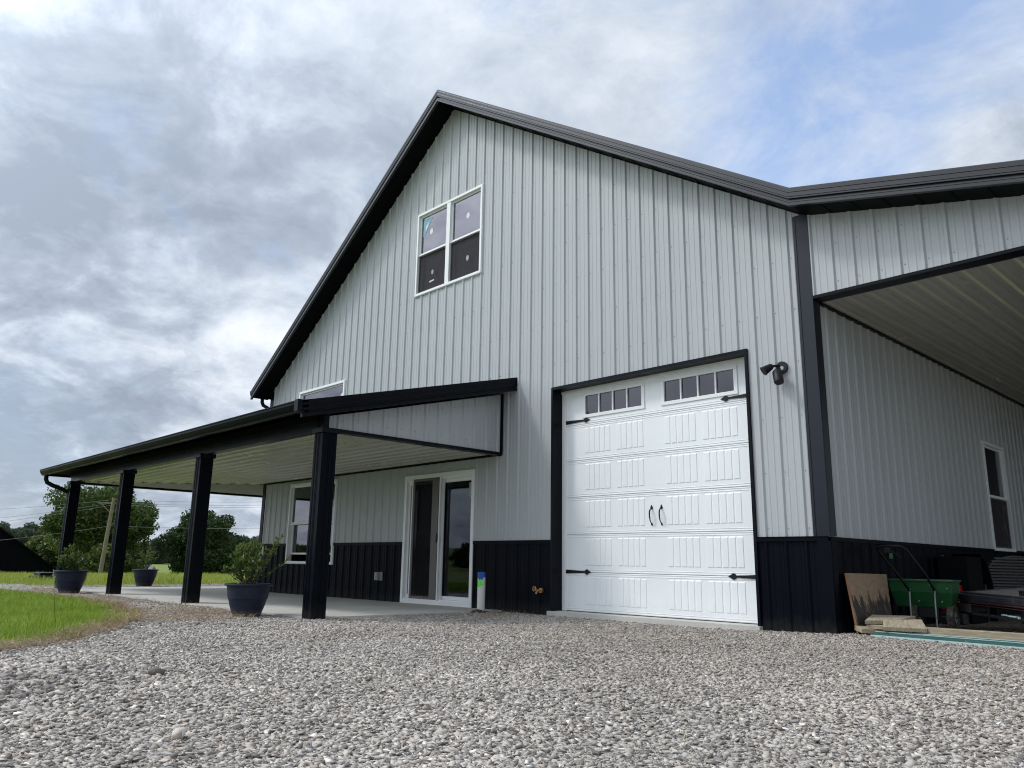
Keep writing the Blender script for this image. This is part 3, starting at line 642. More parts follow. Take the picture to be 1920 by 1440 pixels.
# right side wall
RW = (5.35, 6.41, 0.905, 2.545); RH = [inset(RW)]
mb = MB(); ribbed(mb, (0, 0, 0), (0, 1, 0), (0, 0, 1), (1, 0, 0), 0, DEP, 1.459, WZ, 4.45, [clip_hole(h, lo=WZ) for h in RH])
screws(mb, FR, 0.2, DEP, [1.02, 1.62, 2.22, 2.82], 1.459, lambda u: 3.4, RH, 1)
hp(mb, 'right_wall', [M['grey'], M['screw']])
mb = MB(); ribbed(mb, (0, 0, 0), (0, 1, 0), (0, 0, 1), (1, 0, 0), 0, DEP, 1.459, -0.2, WZ, [clip_hole(h, hi=WZ) for h in RH])
mb.box((0.002, WZ-0.035, 0.001), (DEP, WZ+0.008, 0.027), 0, F=FR); hp(mb, 'right_wainscot', M['black'])
# left side wall with two windows seen through the glass, back wall
LH = [(1.0, 2.1, 0.9, 2.1), (3.9, 5.3, 0.6, 2.1)]
mb = MB(); ribbed(mb, (XL, 0, 0), (0, 1, 0), (0, 0, 1), (-1, 0, 0), 0, DEP, 0.1, -0.2, 4.3, [inset(h, -0.0) for h in LH]); hp(mb, 'left_wall', M['grey'])
mb = MB(); ribbed(mb, (0, DEP, 0), (1, 0, 0), (0, 0, 1), (0, 1, 0), XL, 0, PH, -0.2, zs, extra=(XP,)); hp(mb, 'back_wall', M['grey'])
# interior: floor slab, dark lining partition so rooms read as rooms
mb = MB(); mb.box((XL+0.03, 0.26, -0.15), (-0.03, DEP-0.05, 0.0)); hp(mb, 'floor_slab', M['concrete'])
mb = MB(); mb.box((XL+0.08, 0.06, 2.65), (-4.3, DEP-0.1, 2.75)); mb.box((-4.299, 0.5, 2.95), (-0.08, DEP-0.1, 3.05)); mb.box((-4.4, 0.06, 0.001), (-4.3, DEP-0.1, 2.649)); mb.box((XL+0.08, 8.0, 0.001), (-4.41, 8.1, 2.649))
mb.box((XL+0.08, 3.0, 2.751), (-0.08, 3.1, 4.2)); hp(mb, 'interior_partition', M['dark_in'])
# corner trims
mb = MB()
mb.box((-0.15, WZ+0.014, 0.002), (0.024, zs(-0.05)-0.0, 0.024), F=FF)
mb.box((0.003, WZ+0.014, 0.002), (0.135, 4.40, 0.024), F=FR)
mb.box((-0.132, WZ+0.014, 0.024), (-0.118, 4.44, 0.030), F=FF)
hp(mb, 'corner_trim', M['corner'])
mb = MB(); mb.box((-0.118, -0.2, 0.002), (0.024, WZ-0.035, 0.0265), F=FF); mb.box((0.003, -0.2, 0.002), (0.10, WZ-0.035, 0.0265), F=FR); hp(mb, 'corner_trim', M['black'])
mb = MB(); mb.box((XL-0.024, -0.2, 0.002), (XL+0.10, WZ-0.035, 0.0265), F=FF); mb.box((XL-0.024, WZ+0.014, 0.002), (XL+0.10, zs(XL)+0.02, 0.024), F=FF); mb.box((XL-0.024, 0.0, -0.2), (XL, 0.1, 4.2)); hp(mb, 'corner_trim', M['trim'])

# --- sweeps in the XZ plane (rake): section = list of (n, w) with w downwards from the top edge
def rake(path, sect, y0, name, mat):
    mb = MB(); k = len(sect)
    vs = []
    for (x, z, s) in path:
        for n, w in sect: vs.append((x, y0-n, z-w*s))
    fs = []
    for i in range(len(path)-1):
        for j in range(k):
            j2 = (j+1) % k; fs.append((i*k+j, (i+1)*k+j, (i+1)*k+j2, i*k+j2))
    fs.append(tuple(range(k))); fs.append(tuple((len(path)-1)*k+j for j in range(k-1, -1, -1)))
    mb.add(vs, fs); return hp(mb, name, mat)
# upper band with four fine steps, a groove, lower band
RK = [(-0.03, 0.0), (0.0, 0.0), (0.0, 0.024), (0.007, 0.028), (0.007, 0.050), (0.001, 0.054), (0.001, 0.076), (0.008, 0.080), (0.008, 0.102), (0.002, 0.106), (0.002, 0.122), (-0.028, 0.126), (-0.028, 0.148), (-0.004, 0.150), (-0.004, 0.164), (-0.010, 0.167), (-0.002, 0.170), (-0.002, 0.203), (-0.05, 0.203)]
EX = 4.05
zt = lambda x: zs(x)+0.205
rake([(-12.74, zt(-12.74), 1.0), (XP, ZP+0.225, 1.12), (0, zs(0)+0.203, 1.0), (EX, zs(EX)+0.200, 0.98)], RK, -0.40, 'rake_trim', M['rake'])
# soffit under the front overhang: horizontal across, following the rake
def soffit(path, y0, y1, dz=0.0, name='soffit', mat=None):
    mb = MB()
    for (x0, z0), (x1, z1) in zip(path, path[1:]):
        mb.hexa([(x0, y0, z0-0.008), (x1, y0, z1-0.008), (x1, y1, z1-0.008), (x0, y1, z0-0.008), (x0, y0, z0), (x1, y0, z1), (x1, y1, z1), (x0, y1, z0)])
        L_ = x1-x0; nn = max(1, int(L_/0.3048))
        for i in range(1, nn):   # soffit panel joints
            t = i/nn; xa, za = x0+L_*t, z0+(z1-z0)*t
            mb.box((xa-0.006, y0+0.01, za-0.016), (xa+0.006, y1-0.03, za-0.0085))
    return hp(mb, name, mat or M['soffit'])
soffit([(-12.70, zs(-12.70)+0.02), (XP, ZP+0.02), (0, zs(0)+0.02), (EX, zs(EX)+0.02)], -0.36, 0.0)
# roof skins, ribbed down the slope
mb = MB()
def roofplane(x0, x1, zfun, y0, y1, phase, mi=0):
    zx0, zx1 = zfun(x0), zfun(x1); V_ = Vector((x1-x0, 0, zx1-zx0)); ln = V_.length; V_.normalize(); nn = Vector((0, 1, 0)).cross(V_); nn = nn if nn.z > 0 else -nn
    ribbed(mb, (x0, 0, zx0), (0, 1, 0), V_, nn, y0, y1, phase, 0, ln)
rt = lambda x: zs(x)+0.20
roofplane(XP, 0.0, rt, -0.385, DEP+0.3, 0.1); roofplane(0.0, EX, rt, -0.385, DEP+0.3, 0.1); roofplane(XP, -12.74, rt, -0.385, DEP+0.3, 0.1)
hp(mb, 'roof', M['roof'])
mb = MB()
for (x0, x1) in ((XP, 0.0), (0.0, EX), (-12.6, XP)):
    mb.hexa([(x0, -0.02, zs(x0)+0.10), (x1, -0.02, zs(x1)+0.10), (x1, DEP, zs(x1)+0.10), (x0, DEP, zs(x0)+0.10), (x0, -0.02, zs(x0)+0.17), (x1, -0.02, zs(x1)+0.17), (x1, DEP, zs(x1)+0.17), (x0, DEP, zs(x0)+0.17)])
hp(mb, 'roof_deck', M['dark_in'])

# --- gutters: section in (outward, down); run along an axis
GS = [(0.0, 0.0), (0.115, 0.0), (0.118, 0.012), (0.108, 0.020), (0.108, 0.045), (0.088, 0.085), (0.060, 0.118), (0.060, 0.126), (0.0, 0.126)]
def gutter(p0, p1, out, name, mat, sect=GS):
    p0, p1, out = Vector(p0), Vector(p1), Vector(out); mb = MB(); k = len(sect)
    vs = [p+out*a-Vector((0, 0, 1))*b for p in (p0, p1) for a, b in sect]
    fs = [(j, j+k, (j+1) % k+k, (j+1) % k) for j in range(1, k)]
    fs += [tuple(range(k-1, -1, -1)), tuple(range(k, 2*k))]
    mb.add(vs, fs); return hp(mb, name, mat)
gutter((-12.72, -0.38, zt(-12.7)-0.03), (-12.72, DEP, zt(-12.7)-0.03), (-1, 0, 0), 'gutter', M['trim'])
mb = MB(); z0 = zt(-12.7)-0.15
mb.tube([(-12.77, -0.10, z0+0.02), (-12.77, -0.10, z0-0.10), (-12.74, -0.08, z0-0.17), (-12.64, 0.0, z0-0.24), (-12.60, 0.03, z0-0.30), (-12.60, 0.03, 3.42)], 0.04, 10); hp(mb, 'downspout', M['trim'], smooth=True)

# ------------------------------------------------------------------ wrap-around porch
ZW_, ZE, OV = 3.315, 2.445, 3.45      # roof height at the wall, at the eave, run
SP = (ZW_-ZE)/OV; YE = -OV; XE = XL-OV; XPN = -4.95; YB = -2.97; XB = -15.42; ZC = 2.218
XRK = -4.63
nz = Vector((0, -SP, 1)).normalized(); nx_ = Vector((-SP, 0, 1)).normalized()
mb = MB()
ribbed(mb, (0, 0, ZW_), (1, 0, 0), (0, -1, -SP), nz, XE, XRK-0.01, PH, lambda u: max(0.0, XL-u), OV+0.04, extra=(XL,), h=0.022)
ribbed(mb, (XL, 0, ZW_), (0, 1, 0), (-1, 0, -SP), nx_, YE, 9.6, 0.1, lambda u: max(0.0, -u), OV+0.04, extra=(0,), h=0.022)
hp(mb, 'porch_roof', M['roof'])
mb = MB()   # hip cap
a = Vector((XL, 0, ZW_+0.035)); b = Vector((XE, YE, ZE+0.035)); s = Vector((1, -1, 0)).normalized()*0.09
mb.add([a+s-Vector((0, 0, .03)), a, a-s-Vector((0, 0, .03)), b+s-Vector((0, 0, .03)), b, b-s-Vector((0, 0, .03))], [(0, 1, 4, 3), (1, 2, 5, 4)]); hp(mb, 'hip_cap', M['roof'])
# closed under-roof so no light leaks
mb = MB()
def slab_poly(P, th):
    n = len(P); mb.add([(p[0], p[1], p[2]) for p in P]+[(p[0], p[1], p[2]+th) for p in P], [tuple(range(n-1, -1, -1)), tuple(range(n, 2*n))]+[(i, (i+1) % n, (i+1) % n+n, i+n) for i in range(n)])
e = 0.075
slab_poly([(XL, -0.02, ZW_-e), (XE+0.02, YE+0.02, ZE-e), (XRK-0.03, YE+0.02, ZE-e), (XRK-0.03, -0.02, ZW_-e)], 0.05)
slab_poly([(XL-0.02, 0.0, ZW_-e), (XL-0.02, 9.5, ZW_-e), (XE+0.02, 9.5, ZE-e), (XE+0.02, YE+0.02, ZE-e)], 0.05)
hp(mb, 'porch_soffit', M['soffit'])
# eave soffit joints between beam and gutter
mb = MB(); x = -15.2
while x < XRK-0.1:
    mb.hexa([(x, -3.06, ZW_-e-0.0-SP*3.06-0.012), (x+0.014, -3.06, ZW_-e-SP*3.06-0.012), (x+0.014, YE+0.03, ZE-e-0.005), (x, YE+0.03, ZE-e-0.005), (x, -3.06, ZW_-e-SP*3.06-0.001), (x+0.014, -3.06, ZW_-e-SP*3.06-0.001), (x+0.014, YE+0.03, ZE-e+0.006), (x, YE+0.03, ZE-e+0.006)]); x += 0.1524
hp(mb, 'soffit_vent', M['soffit'])
# gutters
gutter((XE-0.03, YE, ZE+0.012), (-4.72, YE, ZE+0.012), (0, -1, 0), 'gutter', M['black'])
gutter((XE, YE, ZE+0.012), (XE, 9.5, ZE+0.012), (-1, 0, 0), 'gutter', M['trim'])
mb = MB(); mb.box((-4.72, YE-0.125, ZE-0.125), (XRK+0.0, YE+0.02, ZE+0.02)); hp(mb, 'gutter_end', M['trim'], bevel=0.004)
mb = MB(); mb.tube([(-15.75, -3.47, 2.36), (-15.75, -3.47, 2.24), (-15.74, -3.44, 2.17), (-15.68, -3.34, 2.11), (-15.62, -3.14, 2.03), (-15.585, -3.02, 1.96), (-15.58, -2.99, 1.88), (-15.58, -2.98, 0.0), (-15.72, -3.0, -0.03)], 0.045, 10); hp(mb, 'downspout', M['trim'], smooth=True)
# rake trim on the porch's right end: along Y, outward +X
def rakeY(sect, x0, path, name, mat):
    mb = MB(); k = len(sect); vs = []
    for (y, z) in path:
        for n, w in sect: vs.append((x0+n, y, z-w))
    fs = [(i*k+j, i*k+(j+1) % k, (i+1)*k+(j+1) % k, (i+1)*k+j) for i in range(len(path)-1) for j in range(k)]
    fs += [tuple(range(k-1, -1, -1)), tuple((len(path)-1)*k+j for j in range(k))]
    mb.add(vs, fs); return hp(mb, name, mat)
RK2 = [(-0.03, 0.0), (0.0, 0.0), (0.0, 0.03), (0.006, 0.034), (0.006, 0.062), (0.0, 0.066), (0.0, 0.094), (0.006, 0.098), (0.006, 0.125), (0.0, 0.13), (0.0, 0.148), (-0.022, 0.151), (-0.022, 0.166), (0.002, 0.168), (0.002, 0.205), (-0.04, 0.205)]
rakeY(RK2, XRK, [(0.0, ZW_+0.03), (YE-0.06, ZE+0.03-0.06*SP)], 'rake_trim', M['trim'])
# ribbed end panel of the porch (faces +X)
ptop = lambda y: ZW_-0.19+SP*y
mb = MB(); ribbed(mb, (XPN, 0, 0), (0, 1, 0), (0, 0, 1), (1, 0, 0), YB, 0, -2.82, ZC, ptop)
k = -2.82+0.06
while k < -0.05:
    for v in (ZC+0.13, ptop(k)-0.1): mb.box((XPN, k-0.005, v-0.005), (XPN+0.006, k+0.005, v+0.005), 1)
    k += RIB
hp(mb, 'end_panel', [M['grey'], M['screw']])
mb = MB(); mb.box((XPN-0.10, YB-0.06, ZC-0.03), (XPN+0.028, -0.002, ZC+0.012)); mb.box((XPN-0.01, -0.035, ZC+0.012), (XPN+0.030, -0.001, 3.12)); mb.box((XPN-0.10, YB-0.07, ZC+0.012), (XPN+0.026, YB, 2.40)); hp(mb, 'panel_trim', M['trim'])
# beams
mb = MB(); mb.box((XB-0.06, YB-0.08, ZC-0.022), (XPN-0.101, YB+0.06, 2.43)); mb.box((XB-0.08, YB-0.10, ZC+0.10), (XPN-0.101, YB-0.08, 2.42)); hp(mb, 'porch_beam', M['trim'])
mb = MB(); mb.box((XB-0.08, YB+0.061, ZC-0.06), (XB+0.06, 9.4, 2.43)); hp(mb, 'porch_beam', M['trim'])
# ceilings
mb = MB()
ribbed(mb, (0, 0, ZC), (0, 1, 0), (1, 0, 0), (0, 0, -1), YB+0.05, 0, 0.02, lambda u: XL+u*0.985, XPN-0.02, h=0.026, hm=0.005); hp(mb, 'porch_ceiling', M['liner'])
mb = MB()
ribbed(mb, (0, 0, ZC+0.004), (1, 0, 0), (0, 1, 0), (0, 0, -1), XB+0.05, XL, 0.02, lambda u: (u-XL)/0.985, 9.4, h=0.026, hm=0.005); hp(mb, 'porch_ceiling', M['liner'])
mb = MB(); mb.box((XL, -0.03, ZC-0.035), (XPN, -0.001, ZC-0.0005)); hp(mb, 'ceiling_trim', M['trim'])
# posts
def post(x, y, zb, zt_, s=0.095):
    mb = MB(); mb.box((x-s, y-s, zb), (x+s, y+s, zt_))
    for sx in (-1, 1):
        for sy in (-1, 1):   # corner angles proud of the panels
            cx, cy = x+sx*s, y+sy*s
            mb.box((min(cx, cx-sx*0.036), min(cy, cy+sy*0.005), zb), (max(cx, cx-sx*0.036), max(cy, cy+sy*0.005), zt_))
            mb.box((min(cx, cx+sx*0.005), min(cy+sy*0.005, cy-sy*0.036), zb), (max(cx, cx+sx*0.005), max(cy+sy*0.005, cy-sy*0.036), zt_))
    for a in (-0.012, 0.012):
        mb.box((x+a-0.004, y-s-0.004, zb), (x+a+0.004, y+s+0.004, zt_)); mb.box((x-s-0.004, y+a-0.004, zb), (x+s+0.004, y+a+0.004, zt_))
    o = hp(mb, 'porch_post', M['black'])
    mb = MB(); q = s+0.03; mb.box((x-q, y-q, zt_-0.05), (x+q, y+q, zt_+0.012)); c = mb.build('post_cap', M['trim'], o, bevel=0.003)
    return o
ZS = -0.045
for x, y in ((-4.93, -3.0), (-8.60, -2.98), (-12.08, -2.98), (XB, -2.98), (XB, 2.1), (XB, 6.8)): post(x, y, ZS-0.03, ZC-0.022 if y < -1 else ZC-0.06)
# slab, garage apron
mb = MB()
for a, b in ((-15.55, -12.083), (-12.075, -8.604), (-8.596, -4.88)): mb.box((a, -3.08, -0.22), (b, -0.0, ZS))
mb.box((-15.54, -3.07, -0.22), (-4.89, -0.01, ZS-0.018))
for a, b in ((0.008, 3.2), (3.208, 6.4), (6.408, 9.6)): mb.box((-15.55, a, -0.22), (XL-0.03, b, ZS))
o = mb.build('patio_slab', M['concrete'], None); tag(o, kind='structure')
mb = MB(); mb.box((-3.92, -0.075, -0.25), (-0.79, 0.26, -0.004)); o = mb.build('doorway_apron', M['concrete'], None); tag(o, kind='structure')

# ------------------------------------------------------------------ carport (right lean-to)
ZH = 3.505
mb = MB(); ribbed(mb, (0, 0, 0), (1, 0, 0), (0, 0, 1), (0, -1, 0), 0.025, 3.60, 0.257, ZH, lambda x: min(zs(x)+0.02, zs(x)+0.02))
screws(mb, FF, 0.05, 3.5, [3.62], 0.257, lambda u: 9, [], 1, side=0.05)
screws(mb, FF, 0.05, 3.5, [4.05], 0.257, lambda u: zs(u)+0.02, [], 1, side=0.05)
hp(mb, 'carport_header', [M['grey'], M['screw']])
mb = MB(); mb.box((0.025, -0.028, ZH-0.028), (3.62, 0.16, ZH+0.006)); hp(mb, 'header_trim', M['trim'])
mb = MB(); ribbed(mb, (0, 0, ZH+0.003), (1, 0, 0), (0, 1, 0), (0, 0, -1), 0.02, 3.75, 0.05, 0.16, DEP, h=0.026, hm=0.005); hp(mb, 'carport_ceiling', M['liner'])
mb = MB(); mb.box((0.001, 0.16, ZH-0.05), (0.035, DEP, ZH-0.02)); hp(mb, 'ceiling_trim', M['trim'])
mb = MB()
for y in (0.0, 4.0, 8.0): mb.box((3.60, y, -0.2), (3.78, y+0.18, ZH+0.2))
mb.box((3.62, 0, ZH), (3.80, DEP, ZH+0.1)); hp(mb, 'carport_posts', M['black'])
mb = MB(); ribbed(mb, (3.82, 0, 0), (0, 1, 0), (0, 0, 1), (1, 0, 0), 8.2, DEP, 0.1, -0.1, ZH+0.1); mb.box((0.03, 12.0, -0.1), (3.8, 12.06, ZH)); hp(mb, 'carport_back_wall', M['grey'])

# ------------------------------------------------------------------ garage door
def garage():
    x0, x1 = GD[0], GD[1]; top = 3.07
    mb = MB()
    # black jamb: face trim and deep reveal
    for (a, b) in ((x0, x0+0.035), (x1-0.035, x1)): mb.box((a, -0.1, -0.002), (b, top-0.04, 0.028), F=FF)
    mb.box((x0, top-0.04, -0.002), (x1, top, 0.028), F=FF)
    mb.box((x0+0.024, -0.1, -0.20), (x0+0.035, top-0.04, -0.002), F=FF); mb.box((x1-0.035, -0.1, -0.20), (x1-0.024, top-0.04, -0.002), F=FF)
    mb.box((x0+0.035, top-0.04, -0.20), (x1-0.035, top-0.029, -0.002), F=FF)
    g = hp(mb, 'garage_door', M['trim'])
    mb = MB(); mb.box((x0+0.035, 0.0, -0.20), (x0+0.105, 2.99, -0.165), F=FF); mb.box((x1-0.105, 0.0, -0.20), (x1-0.035, 2.99, -0.165), F=FF); mb.box((x0+0.035, 2.99, -0.20), (x1-0.035, 3.029, -0.15), F=FF); mb.build('door_stop', M['white'], g, bevel=0.003)
    dx0, dx1 = x0+0.10, x1-0.045; n0 = -0.185; SH = 0.503
    groups = [(-3.455, -2.995), (-2.895, -2.445), (-2.12, -1.65), (-1.565, -1.075)]
    for k in range(6):
        za = 0.006+k*SH; zb = za+SH-0.004
        mb = MB(); wins = []
        if k == 5:
            wins = [(-3.485, -2.415, za+0.085, za+0.44), (-2.155, -1.055, za+0.085, za+0.44)]
            zb = 2.99
        us = sorted({dx0, dx1} | {w for W_ in wins for w in (W_[0]+0.03, W_[1]-0.03)})
        for a, b in zip(us, us[1:]):
            mid = (a+b)/2; hole = [W_ for W_ in wins if W_[0] < mid < W_[1]]
            if hole: segs = [(za, hole[0][2]+0.03), (hole[0][3]-0.03, zb)]
            else: segs = [(za, zb)]
            for s0, s1 in segs: mb.box((a, s0, n0-0.04), (b, s1, n0), F=FF)
        # rolled ribs along the joints
        for zz, hgt in ((za+0.004, 0.012), (za+0.030, 0.008), (zb-0.016, 0.012), (zb-0.040, 0.008)):
            if k == 5 and zz > za+0.1: continue
            mb.hexa([FF(dx0, zz, n0), FF(dx1, zz, n0), FF(dx1, zz+0.003, n0+0.004), FF(dx0, zz+0.003, n0+0.004), FF(dx0, zz+hgt, n0), FF(dx1, zz+hgt, n0), FF(dx1, zz+hgt-0.003, n0+0.004), FF(dx0, zz+hgt-0.003, n0+0.004)])
        if k < 5:
            for ga, gb in groups:
                w = (gb-ga)/5
                zl, zu = za+0.088, za+0.442
                # embossed field: bevelled frame sunk lines between five boards
                for i in range(5):
                    a, b = ga+i*w+0.007, ga+(i+1)*w-0.007; t = 0.0052; c = 0.006
                    P0 = [FF(a, zl, n0), FF(b, zl, n0), FF(b, zu, n0), FF(a, zu, n0)]; P1 = [FF(a+c, zl+c*1.6, n0+t), FF(b-c, zl+c*1.6, n0+t), FF(b-c, zu-c*1.6, n0+t), FF(a+c, zu-c*1.6, n0+t)]
                    mb.hexa(P0+P1)
        sec = mb.build('door_section', M['door'], g)
        for W_ in wins:
            mb = MB(); a, b, c, d = W_; o_ = 0.03
            for q in ((a, b, c, c+0.045), (a, b, d-0.045, d), (a, a+0.05, c+0.045, d-0.045), (b-0.05, b, c+0.045, d-0.045)):
                mb.box((q[0], q[2], n0-0.02), (q[1], q[3], n0+0.014), F=FF)
            ga, gb = a+0.05, b-0.05; st = (gb-ga)/4
            for i in (1, 2, 3): mb.box((ga+i*st-0.011, c+0.045, n0-0.02), (ga+i*st+0.011, d-0.045, n0+0.010), F=FF)
            mb.build('window_frame', M['white'], g, bevel=0.003)
            for i in range(4):
                mb = MB(); mb.box((ga+i*st+0.006, c+0.04, n0-0.016), (ga+(i+1)*st-0.006, d-0.04, n0-0.012), F=FF); mb.build('pane', M['glass_dark'], g)
    mb = MB(); mb.box((dx0, 0.0, n0-0.035), (dx1, 0.006, n0-0.004), F=FF); mb.build('rubber_seal', M['rubber'], g)
    # strap hinges
    for side, xe, z in ((1, dx0, 2.572), (1, dx0, 0.515), (-1, dx1, 2.570), (-1, dx1, 0.505)):
        P = [(0, 0.026), (0.34, 0.012), (0.36, 0.030), (0.385, 0.036), (0.405, 0.020), (0.45, 0.0)]
        up = [(xe+side*a, z+b) for a, b in P]; dn = [(xe+side*a, z-b) for a, b in reversed(P[:-1])]
        out = up+dn
        if side < 0: out = out[::-1]
        mb = MB(); n = len(out); A = [FF(u, v, n0+0.004) for u, v in out]; B = [FF(u, v, n0+0.013) for u, v in out]
        mb.add(A+B, [tuple(range(n)), tuple(range(2*n-1, n-1, -1))]+[((i+1) % n, i, i+n, (i+1) % n+n) for i in range(n)]); mb.build('strap_hinge', M['iron'], g)
    for x in (-2.345, -2.195):
        mb = MB(); y = 0.185
        mb.tube([(x, y-0.008, 1.315), (x, y-0.035, 1.30), (x, y-0.052, 1.27), (x, y-0.052, 1.21), (x, y-0.040, 1.16), (x, y-0.012, 1.125)], [0.006, 0.008, 0.009, 0.009, 0.007, 0.006], 8)
        for zc, r in ((1.322, 0.020), (1.118, 0.014)):
            P = [(0, r*1.9), (r, 0), (r*0.5, -r), (-r*0.5, -r), (-r, 0)] if zc > 1.2 else [(0, -r*1.7), (-r, 0), (-r*0.4, r), (r*0.4, r), (r, 0)]
            A = [FF(x+a, zc+b, n0+0.002) for a, b in P]; B = [FF(x+a*0.8, zc+b*0.8, n0+0.012) for a, b in P]; n = 5
            mb.add(A+B, [tuple(range(n)), tuple(range(2*n-1, n-1, -1))]+[((i+1) % n, i, i+n, (i+1) % n+n) for i in range(n)])
        mb.build('handle', M['iron'], g, smooth=True)
garage()

# ------------------------------------------------------------------ windows
def ring(mb, F, u0, u1, v0, v1, w, n0, n1, mi=0):
    mb.box((u0, v0, n0), (u1, v0+w, n1), mi, F=F); mb.box((u0, v1-w, n0), (u1, v1, n1), mi, F=F)
    mb.box((u0, v0+w, n0), (u0+w, v1-w, n1), mi, F=F); mb.box((u1-w, v0+w, n0), (u1, v1-w, n1), mi, F=F)
def dh_window(F, W_, n=2, gl='glass', screen_low=True, open_low=0.0, screen_up=False, blind=False, mull=0.10):
    """double-hung unit(s): face frame, sashes, panes, screens"""
    u0, u1, v0, v1 = W_
    mb = MB(); ring(mb, F, u0, u1, v0, v1, 0.045, -0.08, 0.038)
    ring(mb, F, u0-0.008, u1+0.008, v0-0.010, v1+0.008, 0.020, 0.0, 0.022)
    if n == 2:
        m = (u0+u1)/2; mb.box((m-mull/2, v0+0.045, -0.08), (m+mull/2, v1-0.045, 0.034), F=F)
        cells = [(u0+0.045, m-mull/2), (m+mull/2, u1-0.045)]
    else: cells = [(u0+0.045, u1-0.045)]
    w = hp(mb, 'window', M['white'], bevel=0.003)
    vm = (v0+v1)/2
    for i, (a, b) in enumerate(cells):
        mb = MB(); ring(mb, F, a, b, vm-0.01, v1-0.045, 0.030, -0.045, -0.008); mb.box((a, vm-0.028, -0.05), (b, vm-0.010, 0.016), F=F); mb.build('sash', M['white'], w)
        ol = open_low
        mb = MB(); ring(mb, F, a, b, v0+0.045+ol, vm+0.02, 0.034, -0.085, -0.052); mb.build('sash', M['white'], w)
        mb = MB(); mb.box((a+0.02, vm+0.01, -0.028), (b-0.02, v1-0.065, -0.024), F=F); mb.build('pane', M[gl], w)
        mb = MB(); mb.box((a+0.02, v0+0.065+ol, -0.070), (b-0.02, vm-0.0, -0.066), F=F); mb.build('pane', M[gl], w)
        if screen_low:
            mb = MB(); mb.box((a+0.004, v0+0.05, -0.020), (b-0.004, vm-0.03, -0.018), F=F); mb.build('screen', M['screen'], w)
            mb = MB(); ring(mb, F, a+0.0045, b-0.0045, v0+0.048, vm-0.03, 0.016, -0.017, -0.006); mb.build('screen_frame', M['screenframe'], w)
        if screen_up:
            mb = MB(); mb.box((a+0.004, vm+0.02, -0.006), (b-0.004, v1-0.05, -0.004), F=F); mb.build('screen', M['screen'], w)
        if blind:
            mb = MB(); k = v1-0.07
            while k > v0+(v1-v0)*0.66: mb.box((a+0.02, k-0.022, -0.13), (b-0.02, k, -0.115), F=F); k -= 0.026
            mb.build('blind', M['blind'], w)
    return w, cells
w, cells = dh_window(FF, UW)
def flat_poly(F, pts, n, name, mat, parent, th=0.002):
    mb = MB(); k = len(pts); A = [F(u, v, n) for u, v in pts]; B = [F(u, v, n+th) for u, v in pts]
    mb.add(A+B, [tuple(range(k-1, -1, -1)), tuple(range(k, 2*k))]+[(i, (i+1) % k, (i+1) % k+k, i+k) for i in range(k)]); return mb.build(name, mat, parent)
def oval(cu, cv, a, b, n=14): return [(cu+a*math.cos(2*math.pi*i/n), cv+b*math.sin(2*math.pi*i/n)) for i in range(n)]
flat_poly(FF, oval(-6.93, 6.42, 0.042, 0.055), -0.0235, 'sticker', M['sticker'], w)
flat_poly(FF, oval(-5.92, 6.40, 0.042, 0.055), -0.0235, 'sticker', M['sticker'], w)
flat_poly(FF, oval(-5.90, 5.62, 0.035, 0.05), -0.0175, 'sticker', M['boxgrey'], w)
flat_poly(FF, oval(-6.85, 5.62, 0.03, 0.045), -0.0175, 'sticker', M['boxgrey'], w)
flat_poly(FF, [(-6.93, 5.44), (-6.80, 5.45), (-6.80, 5.475), (-6.93, 5.465)], -0.0175, 'sticker', M['sticker'], w)
flat_poly(FF, [(-7.17, 6.70), (-6.89, 6.69), (-6.98, 6.60), (-7.12, 6.40), (-7.17, 6.37)], -0.0235, 'sticker', M['sticker_blue'], w)
flat_poly(FF, [(-7.10, 6.56), (-6.99, 6.62), (-7.10, 6.46)], -0.0215, 'sticker', M['sticker'], w)
w, _ = dh_window(FF, SW, n=1, screen_low=False)
flat_poly(FF, [(-9.70, 3.62), (-9.60, 3.62), (-9.56, 3.86), (-9.66, 3.80)], -0.0235, 'sticker', M['sticker'], w)
dh_window(FF, LW, screen_low=False, open_low=0.13, gl='glass')
dh_window(FR, RW, n=1, screen_low=True, blind=True, gl='glass')
for h in LH:
    mb = MB(); ring(mb, FL, h[0], h[1], h[2], h[3], 0.06, -0.06, 0.03); mb.box((h[0]+0.06, (h[2]+h[3])/2-0.02, -0.05), (h[1]-0.06, (h[2]+h[3])/2+0.02, 0.0), F=FL); ww = hp(mb, 'window', M['white'])
    mb = MB(); mb.box((h[0]+0.05, h[2]+0.05, -0.03), (h[1]-0.05, h[3]-0.05, -0.026), F=FL); mb.build('pane', M['glass_low'], ww)

